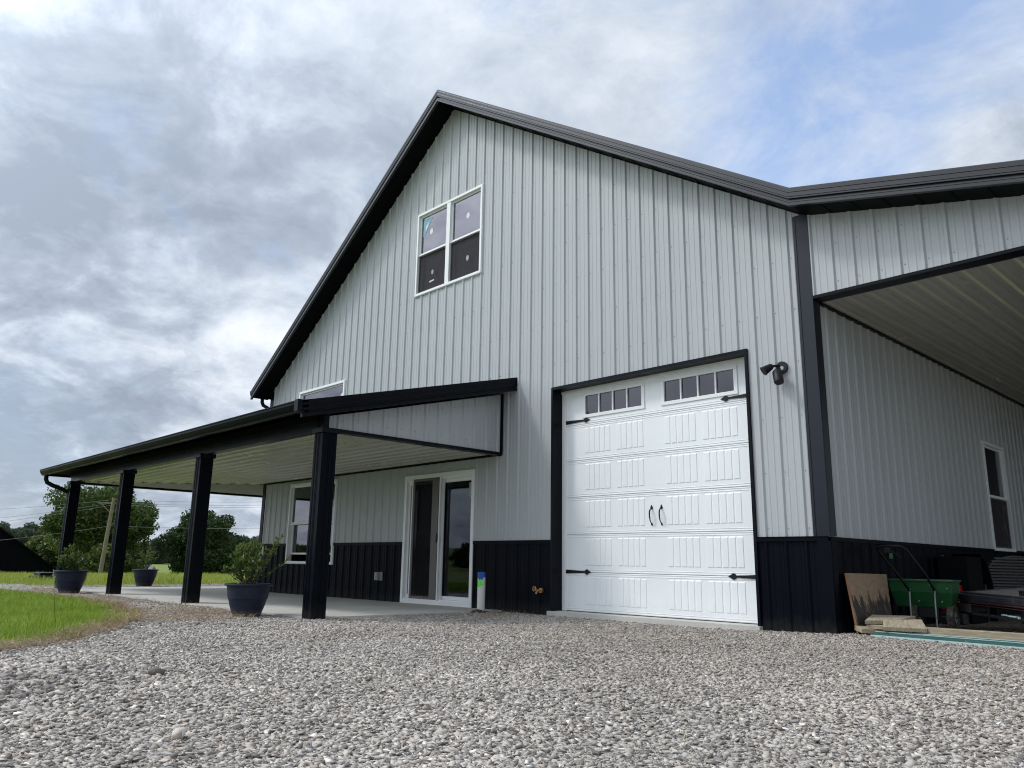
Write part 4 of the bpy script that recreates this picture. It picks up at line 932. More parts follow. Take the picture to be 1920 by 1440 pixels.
# ------------------------------------------------------------------ sliding patio door
def slider():
    u0, u1, v1 = SD[0], SD[1], SD[3]; v0 = ZS+0.001
    mb = MB()
    ring(mb, FF, u0, u1, v0, v1, 0.06, -0.09, 0.036); mb.box((u0+0.06, v0+0.06, -0.09), (u1-0.06, v0+0.085, 0.02), F=FF)
    mb.box((u0+0.06, v1-0.10, -0.09), (u1-0.06, v1-0.06, 0.010), F=FF)
    d = hp(mb, 'sliding_door', M['white'], bevel=0.003)
    mid = -6.36
    mb = MB(); ring(mb, FF, mid-0.04, u1-0.06, v0+0.085, v1-0.10, 0.055, -0.085, -0.05); mb.build('door_panel', M['white'], d, bevel=0.002)
    mb = MB(); mb.box((mid+0.005, v0+0.13, -0.07), (u1-0.105, v1-0.145, -0.066), F=FF); mb.build('pane', M['glass_low'], d)
    mb = MB(); ring(mb, FF, u0+0.06, mid+0.04, v0+0.085, v1-0.10, 0.055, -0.045, -0.012); mb.build('door_panel', M['white'], d, bevel=0.002)
    mb = MB(); mb.box((u0+0.105, v0+0.13, -0.034), (mid-0.005, v1-0.145, -0.030), F=FF); mb.build('pane', M['glass_low'], d)
    # insect-screen door slid open a little way
    a, b = -7.09, -6.335
    mb = MB(); ring(mb, FF, a, b, v0+0.055, v1-0.045, 0.022, 0.020, 0.044); s = mb.build('screen_door_rail', M['white'], d, bevel=0.002)
    mb = MB(); ring(mb, FF, a+0.022, b-0.052, v0+0.077, v1-0.067, 0.042, 0.012, 0.034); mb.box((b-0.22, v0+0.12, 0.010), (b-0.095, v1-0.11, 0.032), F=FF); mb.build('screen_frame', M['screenframe'], d, bevel=0.002)
    mb = MB(); mb.box((a+0.06, v0+0.11, 0.020), (b-0.21, v1-0.10, 0.022), F=FF); mb.build('screen', M['screen_door'], d)
    mb = MB(); P = [(0, 0.075), (0.022, 0.055), (0.028, 0), (0.022, -0.055), (0, -0.075)]
    A = [FF(b-0.052+p[0], 0.985+p[1], 0.044) for p in P]; B = [FF(b-0.052+p[0], 0.985+p[1], 0.062) for p in P]
    mb.add(A+B, [(0, 1, 2, 3, 4), (9, 8, 7, 6, 5)]+[((i+1) % 5, i, i+5, (i+1) % 5+5) for i in range(5)]); mb.build('handle', M['iron'], d)
    flat_poly(FF, [(-5.74, 1.84), (-5.655, 1.84), (-5.655, 1.63), (-5.70, 1.60), (-5.75, 1.64)], -0.0655, 'sticker', M['boxgrey'], d)
slider()

# ------------------------------------------------------------------ small fittings
def security_light():
    r = empty('security_light', (-0.385, -0.02, 2.775))
    def cyl(name, a, b, ra, rb, mat, n=18, sm=True, ring_=True):
        mb = MB(); mb.tube([a, b], [ra, rb], n); return mb.build(name, mat, r, smooth=sm)
    cyl('mounting_plate', (0, 0.02, 0), (0, -0.012, 0), 0.068, 0.066, M['iron'], 24)
    cyl('plate_cap', (0.006, -0.012, -0.012), (0.006, -0.020, -0.012), 0.026, 0.022, M['galv'], 18)
    mb = MB(); mb.tube([(-0.03, -0.01, 0.02), (-0.050, -0.06, 0.015), (-0.072, -0.082, 0.012)], [0.014, 0.014, 0.012], 10)
    mb.tube([(-0.02, -0.01, -0.02), (-0.03, -0.06, -0.03), (-0.020, -0.075, -0.055)], [0.018, 0.018, 0.016], 10); mb.build('arm', M['iron'], r, smooth=True)
    mb = MB(); mb.tube([(-0.070, -0.080, 0.014), (-0.082, -0.095, 0.004), (-0.125, -0.140, -0.035), (-0.140, -0.155, -0.050)], [0.024, 0.036, 0.048, 0.054], 20); mb.build('lamp_head', M['iron'], r, smooth=True)
    mb = MB(); mb.tube([(-0.020, -0.075, -0.055), (-0.015, -0.085, -0.070), (0.020, -0.125, -0.180), (0.024, -0.130, -0.195)], [0.040, 0.052, 0.054, 0.050], 20); mb.build('lamp_head', M['iron'], r, smooth=True)
    tag(r, 'black twin-head security light on the siding right of the garage door', 'light')
security_light()
def outlet():
    r = empty('outlet_cover', (-7.95, -0.02, 0.36))
    mb = MB(); mb.box((-0.05, -0.012, -0.07), (0.075, 0.02, 0.07)); mb.build('back_plate', M['boxgrey'], r, bevel=0.004)
    mb = MB(); mb.box((-0.048, -0.075, -0.062), (0.035, -0.012, 0.066)); mb.box((-0.02, -0.085, -0.05), (0.01, -0.0755, 0.052)); mb.build('bubble_cover', M['boxgrey'], r, bevel=0.014)
    tag(r, 'grey weatherproof outlet cover on the black wainscot left of the patio door', 'outlet')
outlet()
mb = MB(); mb.box((-0.035, -0.012, -0.09), (0.04, 0.01, 0.09)); o = mb.build('meter_box', M['grey'], None, bevel=0.003); o.location = (-12.28, -0.03, 0.80); tag(o, 'small pale grey box on the black wainscot at the far left house corner', 'utility box')
def spigot():
    r = empty('garden_tap', (-4.084, -0.02, 0.256))
    mb = MB(); mb.tube([(0, 0.02, 0.0), (0, -0.01, 0)], 0.034, 14); mb.tube([(0, -0.0, 0.0), (0, -0.06, 0.0), (0, -0.085, -0.02), (0, -0.095, -0.045)], [0.015, 0.016, 0.014, 0.013], 10); mb.build('spout', M['brass'], r, smooth=True)
    mb = MB(); mb.tube([(0, -0.055, 0.0), (-0.01, -0.11, 0.022)], 0.006, 8)
    for i in range(12):
        t0, t1 = 2*math.pi*i/12, 2*math.pi*(i+1)/12; p = lambda t: (-0.012+0.030*math.cos(t), -0.115, 0.024+0.030*math.sin(t)); mb.tube([p(t0), p(t1)], 0.006 if i % 2 else 0.008, 6)
    for i in range(3):
        t = 2*math.pi*i/3; mb.tube([(-0.012, -0.115, 0.024), (-0.012+0.030*math.cos(t), -0.115, 0.024+0.030*math.sin(t))], 0.004, 6)
    mb.build('hand_wheel', M['brass'], r, smooth=True)
    tag(r, 'brass garden tap low on the black wainscot beside the garage door', 'tap')
spigot()
def vent_pipe():
    x, y = -4.86, -0.42; r = empty('standpipe', (x, y, gzs(x, y)))
    mb = MB(); mb.tube([(0, 0, -0.1), (0, 0, 0.545)], 0.056, 28, caps=False); mb.build('pipe', M['pipe'], r, smooth=True)
    mb = MB(); n = 28; R_ = 0.0585; lo = []
    for j in range(n):
        t = 2*math.pi*j/n; d = 0.42+0.03*math.sin(3*t+1.2)+(0.035 if j % 3 == 0 else 0)-(0.0)
        lo.append(0.455+0.018*math.sin(2*t+0.6)+(0.02 if j % 3 == 0 else 0.0))
    vs = [(R_*math.cos(2*math.pi*j/n), R_*math.sin(2*math.pi*j/n), lo[j]) for j in range(n)]+[(R_*math.cos(2*math.pi*j/n), R_*math.sin(2*math.pi*j/n), 0.548) for j in range(n)]+[(0, 0, 0.550)]
    mb.add(vs, [(j, (j+1) % n, (j+1) % n+n, j+n) for j in range(n)]+[(j+n, (j+1) % n+n, 2*n) for j in range(n)]); mb.build('tape', M['blue_tape'], r, smooth=True)
    mb = MB()
    tag(r, 'short white pipe capped with blue tape, lime paint splash, standing by the patio', 'pipe')
    # heap of soil at its foot
    g = np.random.default_rng(4); n = 260; a = g.uniform(0, 6.28, n); rr = 0.13*np.sqrt(g.uniform(0, 1, n)); xx = x+0.02+rr*np.cos(a); yy = y-0.05+rr*np.sin(a)
    v, f, t = stones('', np.stack([xx, yy, gz(xx, yy)+0.035*(1-rr/0.14)], 1), g.uniform(0.008, 0.018, n), np.full(n, 0.05), 0.8, 44, 1)
    o = bulk('soil_heap', v, f, M['potsoil2'] if 'potsoil2' in M else M['bark'], {'tone': t}); tag(o, 'small heap of dark crumbly soil at the foot of the white pipe', 'soil')
vent_pipe()

# ------------------------------------------------------------------ potted shrubs
def make_pot():
    r = empty('potted_shrub', (0, 0, 0))
    prof = [(0.0, 0.0), (0.165, 0.0), (0.172, 0.01), (0.192, 0.06), (0.222, 0.14), (0.240, 0.21), (0.244, 0.222), (0.252, 0.226), (0.268, 0.33), (0.275, 0.385), (0.300, 0.388), (0.307, 0.398), (0.305, 0.412), (0.296, 0.418), (0.268, 0.418), (0.262, 0.40), (0.258, 0.36), (0.0, 0.36)]
    mb = MB(); mb.lathe(prof, 48); mb.build('pot', M['pot'], r, smooth=True)
    g = np.random.default_rng(3); n = 420; a = g.uniform(0, 6.28, n); rr = 0.25*np.sqrt(g.uniform(0, 1, n))
    v, f, t = stones('', np.stack([rr*np.cos(a), rr*np.sin(a), 0.37+g.uniform(0, 0.03, n)], 1), g.uniform(0.010, 0.030, n), g.uniform(0.2, 1, n), 0.4, 8, 1)
    bulk('soil', v, f, M['potsoil'], {'tone': t}, r)
    return r
def shrub(root, seed, H_=0.60, W_=0.36, nst=46, skew=(0, 0), extra=None):
    g = np.random.default_rng(seed); stems = MB(); LV = []; LT = []
    def leaf(p, d, ln, wd, tone):
        d = d/np.linalg.norm(d); s = np.cross(d, g.normal(0, 1, 3)); s /= np.linalg.norm(s)+1e-9; nrm = np.cross(s, d)
        b1 = p+d*ln*0.45; tip = p+d*ln+nrm*ln*0.12
        LV.append([p, b1+s*wd, tip, b1-s*wd]); LT.append(tone)
    targets = []
    for i in range(nst):
        a = g.uniform(0, 6.283); rad = W_*np.sqrt(g.uniform(0, 1))*(1.0); hh = H_*(0.45+0.55*g.uniform(0, 1))*(1-0.40*(rad/W_)**2)
        targets.append(np.array([rad*math.cos(a)+skew[0]*hh, rad*math.sin(a)+skew[1]*hh, 0.38+hh]))
    if extra: targets += [np.array(t) for t in extra]
    for t in targets:
        p0 = np.array([g.uniform(-0.05, 0.05), g.uniform(-0.05, 0.05), 0.37]); md = p0*0.45+t*0.55+np.array([0, 0, -0.03])+g.normal(0, 0.02, 3)
        stems.tube([tuple(p0), tuple(md), tuple(t)], [0.006, 0.004, 0.002], 5)
        for k in range(24):
            q = g.uniform(0.30, 1.0)**0.7; p = (1-q)**2*p0+2*q*(1-q)*md+q*q*t+g.normal(0, 0.012, 3)
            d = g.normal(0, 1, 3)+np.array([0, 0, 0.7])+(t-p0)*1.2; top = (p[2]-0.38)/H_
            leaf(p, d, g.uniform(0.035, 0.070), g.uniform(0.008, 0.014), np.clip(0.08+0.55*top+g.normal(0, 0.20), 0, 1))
        for k in range(7):   # tip rosette, young pale leaves
            d = g.normal(0, 0.7, 3)+np.array([0, 0, 0.9]); leaf(t+g.normal(0, 0.006, 3), d, g.uniform(0.04, 0.075), g.uniform(0.009, 0.014), np.clip(g.normal(0.72, 0.18), 0, 1))
    stems.build('stems', M['stem'], root)
    V = np.array(LV).reshape(-1, 3); F = np.arange(len(V)).reshape(-1, 4); bulk('foliage', V, F, M['leaf_shrub'], {'tone': np.array(LT)}, root)
def copy_tree(o, parent=None):
    c = o.copy(); C.objects.link(c); c.parent = parent
    for ch in o.children: copy_tree(ch, c)
    return c
GP = 'slate blue pots with leafy shrubs around the porch'
base = make_pot(); pots = [base, copy_tree(base), copy_tree(base)]
spec = [((-5.72, -3.46), 0.93, 21, dict(H_=0.62, W_=0.37, nst=48, skew=(-0.05, 0.12), extra=[(0.26, 0.22, 0.98), (0.30, 0.26, 1.02), (0.36, 0.33, 0.72)]), 'large potted shrub in a slate blue pot beside the nearest porch post'),
        ((-13.25, -3.40), 1.0, 22, dict(H_=0.52, W_=0.30, nst=36, skew=(0.05, 0.0)), 'potted shrub in a blue pot between lawn and far corner post'),
        ((-16.75, -0.80), 0.97, 23, dict(H_=0.62, W_=0.22, nst=20, skew=(0.14, 0.14)), 'small sparse potted shrub in a blue pot beyond the patio, seen between posts')]
for r, ((x, y), s, sd, kw, lb) in zip(pots, spec):
    r.location = (x, y, gzs(x, y)-0.005); r.scale = (s, s, s); r.rotation_euler.z = sd*0.9 if sd != 21 else 0.0
    shrub(r, sd, **kw); tag(r, lb, 'potted plant', GP)

# ------------------------------------------------------------------ under and in front of the carport
zc = gzs(0.6, 0.6)
def slab_between(name, P_top, th, mat, label, cat, edge_mat=None, bev=0.003):
    """board from its four top corners, thickness straight down"""
    P = [Vector(p) for p in P_top]; c = sum(P, Vector())/4
    nn = (P[1]-P[0]).cross(P[3]-P[0]).normalized(); nn = nn if nn.z > 0 else -nn
    ex = (P[1]-P[0]).normalized(); ey = nn.cross(ex)
    Mx = Matrix((ex, ey, nn)).transposed().to_4x4(); Mx.translation = c; inv = Mx.inverted()
    lp = [inv @ p for p in P]; 
    mb = MB(); mb.hexa([(p.x, p.y, -th) for p in lp]+[(p.x, p.y, 0) for p in lp]); o = mb.build(name, mat, None, bevel=bev); o.matrix_world = Mx
    return tag(o, label, cat)
# plywood offcut leaning on the side wall
mb = MB(); b0, b1 = 0.165, 0.185; t0 = 0.045
P = [(b0, 0.11, -0.03), (b0, 0.98, -0.03), (t0, 1.22, 0.555), (t0, 0.20, 0.565)]; th = 0.02
mb.hexa([(x, y, z) for x, y, z in P]+[(x+th, y, z+0.003) for x, y, z in P]); o = mb.build('plywood_sheet', M['ply'], None, bevel=0.002); tag(o, 'black-stained plywood offcut leaning on the wainscot by the house corner', 'plywood')
e_ = MB(); e_.hexa([(b0-0.001, 0.108, -0.03), (b0+th+0.001, 0.108, -0.03), (b0+th+0.001, 0.112, -0.03), (b0-0.001, 0.112, -0.03), (t0-0.001, 0.196, 0.566), (t0+th+0.001, 0.196, 0.568), (t0+th+0.001, 0.200, 0.568), (t0-0.001, 0.200, 0.566)]); eo = e_.build('sheet_edge', M['plyedge'], o); eo.parent = o
slab_between('plank', [(0.27, -0.02, 0.045), (0.60, 0.22, 0.035), (0.56, 0.36, 0.05), (0.14, 0.12, 0.06)], 0.045, M['plank'], 'bottom weathered plank of the short stack by the plywood', 'plank')
slab_between('plank', [(0.30, 0.03, 0.085), (0.66, 0.10, 0.075), (0.62, 0.42, 0.085), (0.24, 0.25, 0.095)], 0.038, M['plank'], 'middle plank mostly hidden in the short stack by the plywood', 'plank')
slab_between('plank', [(0.30, 0.00, 0.125), (0.20, 0.42, 0.160), (0.55, 0.62, 0.155), (0.52, 0.20, 0.130)][::1], 0.036, M['plank'], 'pale short plank lying on top, touching the plywood sheet', 'plank')
slab_between('plank', [(0.50, -0.08, 0.085), (0.42, 0.14, 0.135), (0.72, 0.30, 0.135), (0.86, 0.02, 0.085)], 0.040, M['plank'], 'split golden short plank on top nearest the gravel', 'plank')
mb = MB(); mb.box((0, 0, 0), (3.2, 0.09, 0.125)); o = mb.build('timber_beam', M['plank'], None, bevel=0.004); o.location = (0.70, 0.05, -0.035); o.rotation_euler = (0, 0, R(-1.5)); tag(o, 'long weathered timber beam lying across the carport entrance', 'beam')
def channel(x, y, rz, ln, label):
    r = empty('steel_channel', (x, y, gzs(x, y)+0.004), rz)
    mb = MB(); mb.box((0, 0, 0), (ln, 0.075, 0.006)); mb.box((0, 0.069, 0.006), (ln, 0.075, 0.040)); mb.box((0.0, 0.034, 0.006), (ln, 0.040, 0.030)); mb.build('web', M['greensteel'], r)
    mb = MB(); mb.box((-0.01, -0.006, -0.002), (ln+0.01, 0.0, 0.016)); mb.box((0, 0.068, 0.0401), (ln, 0.077, 0.046))
    k = 0.1
    while k < ln: mb.box((k, 0.0, 0.0065), (k+0.012, 0.034, 0.0095)); k += 0.37
    mb.build('flange', M['palesteel'], r); return tag(r, label, 'channel', 'green steel channels on the gravel')
channel(0.56, -0.035, R(-2.5), 3.0, 'green steel channel lying against the timber beam')
channel(0.40, -0.10, R(-7), 3.2, 'outer green steel channel with pale edge lying on the gravel')

def spreader():
    cx, cy = 0.36, 1.46; z0 = gzs(cx, cy)+0.0; r = empty('seed_spreader', (cx, cy, z0), R(4))
    # local: x across the hopper, -y towards the camera and handle
    a, b, bt = 0.325, 0.16, 0.14; zt_, zb = 0.525, 0.235
    mb = MB(); top = [(-a, -b, zt_), (a, -b, zt_), (a, b, zt_), (-a, b, zt_)]; lowv = [(-a*0.86, -b*0.42, zb), (a*0.86, -b*0.42, zb), (a*0.86, b*0.42, zb), (-a*0.86, b*0.42, zb)]
    mid = [(-a*0.96, -b*0.86, zt_-0.13), (a*0.96, -b*0.86, zt_-0.13), (a*0.96, b*0.86, zt_-0.13), (-a*0.96, b*0.86, zt_-0.13)]
    inn = [(x*0.95, y*0.9, zt_-0.01) for x, y, z in top]; inl = [(x*0.9, y*0.7, zb+0.03) for x, y, z in lowv]
    vs = lowv+mid+top+inn+inl
    fs = [(3, 2, 1, 0)]
    for q in range(4):
        w_ = (q+1) % 4
        fs += [(q, w_, w_+4, q+4), (q+4, w_+4, w_+8, q+8), (q+8, w_+8, w_+12, q+12), (q+12, w_+12, w_+16, q+16)]
    fs.append((16, 17, 18, 19)); mb.add(vs, fs)
    ringz = zt_
    mb.box((-a-0.012, -b-0.014, ringz-0.018), (a+0.012, -b, ringz+0.004)); mb.box((-a-0.012, b, ringz-0.018), (a+0.012, b+0.014, ringz+0.004)); mb.box((-a-0.012, -b, ringz-0.018), (-a, b, ringz+0.004)); mb.box((a, -b, ringz-0.018), (a+0.012, b, ringz+0.004))
    mb.build('hopper', M['green'], r, bevel=0.006)
    mb = MB()   # handle: two bars up towards the wall with a rounded top
    P = [(-0.10, -0.17, 0.40), (-0.16, -0.30, 0.56), (-0.275, -0.55, 0.825), (-0.27, -0.58, 0.862), (-0.15, -0.60, 0.875), (-0.02, -0.60, 0.872), (0.02, -0.58, 0.84), (0.12, -0.30, 0.56), (0.15, -0.15, 0.40)]
    mb.tube(P, 0.0125, 10); mb.build('handle', M['iron'], r, smooth=True)
    mb = MB(); mb.box((-0.19, -0.62, 0.80), (-0.14, -0.58, 0.86)); mb.tube([(-0.15, -0.6, 0.83), (-0.08, -0.57, 0.79), (-0.05, -0.55, 0.75)], 0.007, 6); mb.build('control_lever', M['iron'], r, bevel=0.004)
    mb = MB(); mb.box((-0.15, -0.60, 0.74), (-0.115, -0.58, 0.80)); mb.build('control_knob', M['green'], r, bevel=0.004)
    mb = MB()
    for x in (-0.10, 0.15): mb.tube([(x, -0.16, 0.42), (x+0.004, -0.20, 0.36), (x+0.006, -0.22, 0.20), (x+0.004, -0.22, 0.02)], 0.009, 8)
    mb.tube([(-0.094, -0.22, 0.02), (-0.02, -0.26, 0.012), (0.08, -0.26, 0.012), (0.154, -0.22, 0.02)], 0.009, 8); mb.build('stand', M['galv'], r, smooth=True)
    mb = MB(); mb.tube([(-0.27, 0.0, 0.135), (0.30, 0.0, 0.135)], 0.010, 8); mb.box((-0.12, -0.05, 0.13), (0.14, 0.05, 0.235)); mb.build('axle', M['iron'], r)
    for x in (-0.10, 0.26):
        mb = MB(); n = 26; prof = [(0.06, -0.03), (0.125, -0.034), (0.137, -0.024), (0.140, 0.0), (0.137, 0.024), (0.125, 0.034), (0.06, 0.03)]
        vs = []; fs = []
        for rr, ox in prof:
            for j in range(n): t = 2*math.pi*j/n; q = rr*(1.0 if rr < 0.13 or j % 2 else 0.965); vs.append((x+ox, q*math.cos(t), 0.137+q*math.sin(t)))
        for i_ in range(len(prof)-1):
            for j in range(n): j2 = (j+1) % n; fs.append((i_*n+j, (i_+1)*n+j, (i_+1)*n+j2, i_*n+j2))
        mb.add(vs, fs); w_ = mb.build('wheel', M['rubber'], r)
        mb = MB(); mb.tube([(x-0.028, 0, 0.137), (x+0.028, 0, 0.137)], 0.062, 18); mb.build('hub', M['boxgrey'], w_)
    for x, y, z in ((-0.105, -0.165, 0.395), (0.15, -0.165, 0.395), (0.12, -0.19, 0.475), (0.27, -0.158, 0.44), (-0.03, -0.11, 0.30), (0.20, -0.11, 0.30)):
        mb = MB(); mb.box((x-0.006, y-0.012, z-0.006), (x+0.006, y, z+0.006)); mb.build('bolt', M['galv'], r)
    tag(r, 'green walk-behind seed spreader with black handle under the carport', 'spreader')
spreader()

def trailer():
    A = Vector((0.52, 1.80, 0.365)); B = Vector((1.55, 0.92, 0.335)); ex = (B-A).normalized(); perp = Vector((-ex.y, ex.x, 0)); perp = perp if perp.y > 0 else -perp
    r = empty('utility_trailer', (A.x, A.y, 0.0)); o0 = Vector((A.x, A.y, 0))
    L_ = 2.6; D_ = 1.75; up = 0.115     # deck rises away from the camera
    def Q(a, b, c): return A-o0+ex*a+perp*b+Vector((0, 0, up*b/1.0*0.72+c))
    def bx(mb, a0, a1, b0, b1, c0, c1): mb.hexa([Q(a0, b0, c0), Q(a1, b0, c0), Q(a1, b1, c0), Q(a0, b1, c0), Q(a0, b0, c1), Q(a1, b0, c1), Q(a1, b1, c1), Q(a0, b1, c1)])
    mb = MB(); x = 0.05
    while x < L_-0.1: bx(mb, x, x+0.44, 0.16, D_-0.05, -0.018, 0.002); x += 0.452
    mb.build('deck', M['deckwood'], r)
    mb = MB(); bx(mb, 0, L_, 0.0, 0.05, -0.06, 0.0); bx(mb, 0, L_, 0.09, 0.15, -0.03, 0.010); bx(mb, 0, 0.05, 0.05, D_, -0.05, 0.008); bx(mb, 0, L_, D_-0.05, D_, -0.05, 0.01)
    bx(mb, 0.02, L_, 0.02, 0.06, -0.21, -0.185); bx(mb, 0.05, L_, 0.3, 0.9, -0.16, -0.08); bx(mb, 0.05, 0.2, 0.06, 0.3, -0.2, -0.065)
    mb.build('frame', M['steelblack'], r, bevel=0.004)
    mb = MB(); bx(mb, 0.0, L_, -0.004, 0.001, -0.078, -0.064); bx(mb, 0.0, L_, -0.004, 0.001, -0.100, -0.094); mb.build('stripe', M['redstripe'], r)
    mb = MB(); bx(mb, 0.03, 0.34, -0.012, -0.004, -0.185, -0.095); mb.build('bumper_plate', M['boxgrey2'] if 'boxgrey2' in M else M['slat'], r, bevel=0.003)
    mb = MB(); bx(mb, 0.80, 1.8, 0.22, 0.26, 0.03, 0.055); bx(mb, 0.80, 0.86, 0.22, 0.62, 0.005, 0.05); bx(mb, 0.90, 1.9, 0.56, 0.60, 0.05, 0.075); bx(mb, 0.80, 1.8, 0.26, 0.28, 0.006, 0.022); mb.build('rack', M['steelblack'], r, bevel=0.004)
    mb = MB(); bx(mb, 0.86, 0.94, -0.03, -0.012, -0.165, -0.155); bx(mb, 0.96, 1.08, -0.035, -0.012, -0.168, -0.158); bx(mb, 1.10, 1.12, -0.03, -0.012, -0.18, -0.160); mb.build('latch', M['palesteel'], r)
    for b in (0.35, 1.5):
        mb = MB(); p = Q(0.9, b, -0.19); c0 = Vector((p.x, p.y, 0.155)); d = perp*0.07; mb.tube([c0-d, c0+d], 0.17, 22); mb.build('wheel', M['rubber'], r)
    tag(r, 'low black flatbed trailer with grey wooden deck parked under the carport', 'trailer')
trailer()
def fuel_can():
    r = empty('fuel_can', (0.20, 2.75, 0.13))
    mb = MB(); mb.box((-0.11, -0.08, 0.0), (0.13, 0.08, 0.31)); mb.build('body', M['red'], r, bevel=0.02)
    mb = MB(); mb.tube([(-0.06, 0, 0.30), (-0.05, 0, 0.33), (0.06, 0, 0.33), (0.07, 0, 0.30)], 0.010, 8); mb.build('handle', M['red'], r, smooth=True)
    tag(r, 'red plastic fuel can between the green spreader and the trailer', 'fuel can')
fuel_can()
mb = MB(); mb.box((-0.16, -0.14, 0.0), (0.17, 0.14, 0.145)); o = mb.build('crate', M['steelblack'], None, bevel=0.01); o.location = (0.20, 2.75, -0.017); tag(o, 'black crate under the red fuel can behind the green spreader', 'crate')
def slat_chair():
    r = empty('slatted_chair', (0.60, 4.10, -0.02), R(-35))
    # rounded high back with level slats, woven side hood
    mb = MB(); z = 0.40
    while z < 0.80:
        hw = 0.46*math.sqrt(max(0.05, 1-((z-0.30)/0.56)**4)); mb.box((-0.02, -hw, z), (0.012, hw, z+0.026)); z += 0.038
    mb.build('backrest', M['slat'], r, bevel=0.003)
    mb = MB(); P = []
    for i in range(13):
        t = math.pi*i/12; P.append((-0.01, -0.48*math.cos(t)*(1 if True else 1), 0.34+0.48*math.sin(t)**0.6))
    P = [(-0.01, -0.48, 0.0)]+P+[(-0.01, 0.48, 0.0)]; mb.tube(P, 0.016, 8); mb.build('frame', M['slat'], r, smooth=True)
    mb = MB(); mb.box((0.03, -0.42, 0.36), (0.50, 0.42, 0.40)); mb.build('seat', M['slat'], r, bevel=0.006)
    for x in (0.46,):
        for y in (-0.38, 0.38):
            mb = MB(); mb.box((x-0.02, y-0.02, 0), (x+0.02, y+0.02, 0.36)); mb.build('leg', M['slat'], r)
    tag(r, 'dark slatted chair with a rounded back behind the trailer', 'chair')
slat_chair()
def hood():
    r = MB(); n = 14; W0 = 0.50
    vs = []; fs = []
    for j in range(2):
        for i in range(n+1):
            t = math.pi*0.5*i/n; vs.append((0.02+0.34*j, 0.0+0.42*math.cos(t)*1.0, 0.02+0.82*math.sin(t)**0.7))
    for j in range(2):
        for i in range(n+1):
            t = math.pi*0.5*i/n; vs.append((0.02+0.34*j, 0.42+0.0-(0.0), 0.0) if False else (0.02+0.34*j, 0.40*math.cos(t), 0.0+0.80*math.sin(t)**0.7))
    k = n+1
    for i in range(n): fs += [(i, i+1, i+1+k, i+k), (i+2*k, i+3*k, i+1+3*k, i+1+2*k), (i, i+2*k, i+1+2*k, i+1), (i+k, i+1+k, i+1+3*k, i+3*k)]
    r.add(vs, fs); r.box((0.02, -0.55, 0.0), (0.36, 0.0, 0.80)); o = r.build('covered_mower', M['weave'], None, bevel=0.06); o.location = (0.05, 3.35, -0.02); o.rotation_euler.z = math.pi*0; tag(o, 'bulky item under a dark cover against the wainscot behind the trailer', 'covered item')
hood()
# dirt hump under the trailer is part of the ground; a length of cord hangs on the wainscot
mb = MB(); mb.tube([(0.035, 3.10, 0.80), (0.04, 3.14, 0.79), (0.04, 3.20, 0.70), (0.04, 3.21, 0.58)], 0.004, 6); o = mb.build('cord', M['boxgrey'], None); tag(o, 'thin grey cord hanging on the black wainscot above the trailer', 'cord')

# ------------------------------------------------------------------ background
def leafcloud(blobs, per, size, seed, shell=0.55):
    g = np.random.default_rng(seed); P = []; T = []
    for (c, r) in blobs:
        n = max(8, int(per*r*r)); d = g.normal(0, 1, (n, 3)); d /= np.linalg.norm(d, axis=1)[:, None]
        rr = r*(shell+(1-shell)*g.uniform(0, 1, n)**0.5)*(1+0.18*np.sin(d[:, 0]*7+d[:, 2]*5+c[0]))
        p = np.array(c)+d*rr[:, None]*np.array([1, 1, 0.8]); P.append(p); T.append(np.clip(g.normal(0.45, 0.20, n)+0.12*g.normal(), 0, 1))
    P = np.concatenate(P); T = np.concatenate(T); n = len(P)
    a = g.normal(0, 1, (n, 3)); a /= np.linalg.norm(a, axis=1)[:, None]; b = np.cross(a, g.normal(0, 1, (n, 3))); b /= np.linalg.norm(b, axis=1)[:, None]
    s = size*g.uniform(0.55, 1.3, n)[:, None]; a = a*s; b = b*s*0.62
    V = np.stack([P-a*0.5, P+b*0.5, P+a*0.6, P-b*0.5], 1).reshape(-1, 3)
    return V, np.arange(len(V)).reshape(-1, 4), T
def tree(name, x, y, z, height, width, nb, leaf, mat, label, seed, blob=(0.09, 0.17), group=None, low=0.12, per=420, trunk=0.035, lop=0.0, shape='round', cat='tree'):
    r = empty(name, (x, y, z)); g = np.random.default_rng(seed); hw = width/2; blobs = []
    tries = 0
    while len(blobs) < nb and tries < 6000:
        tries += 1
        u = g.uniform(-1, 1, 3); 
        if u@u > 1: continue
        if (u@u)**0.5 < 0.45 and g.uniform() < 0.6: continue
        if shape == 'round': wx = 1.0
        elif shape == 'open': wx = 1.0+0.12*math.sin(5*u[2]+seed)
        zc_ = height*(low+(1-low)*(0.5+0.5*u[2])*0.93); c = (u[0]*hw*0.88*wx+lop*(u[2]), u[1]*hw*0.80, zc_)
        blobs.append((c, g.uniform(*blob)*width))
    tr = MB(); th = height*0.5
    tr.tube([(0, 0, -0.6), (0.04*width*0.3, 0, th*0.4), (0, 0.02*width, th), (0.02, 0, height*0.8)], [height*trunk, height*trunk*0.75, height*trunk*0.5, height*trunk*0.15], 9)
    tr.build('trunk', M['bark'], r, smooth=True)
    lm = MB()
    for c, rad in blobs[::2]:
        f = g.uniform(0.25, 0.6); s0 = (0, 0, height*f*0.8); m_ = tuple((s0[i]+c[i])/2+(0, 0, 0.06*height)[i]*0.3 for i in range(3)); lm.tube([s0, m_, c], [height*0.012, height*0.007, height*0.003], 5)
    lm.build('limbs', M['bark'], r)
    V, F, T = leafcloud(blobs, per, leaf, seed+50); bulk('crown', V, F, M[mat], {'tone': T}, r)
    return tag(r, label, cat, group)
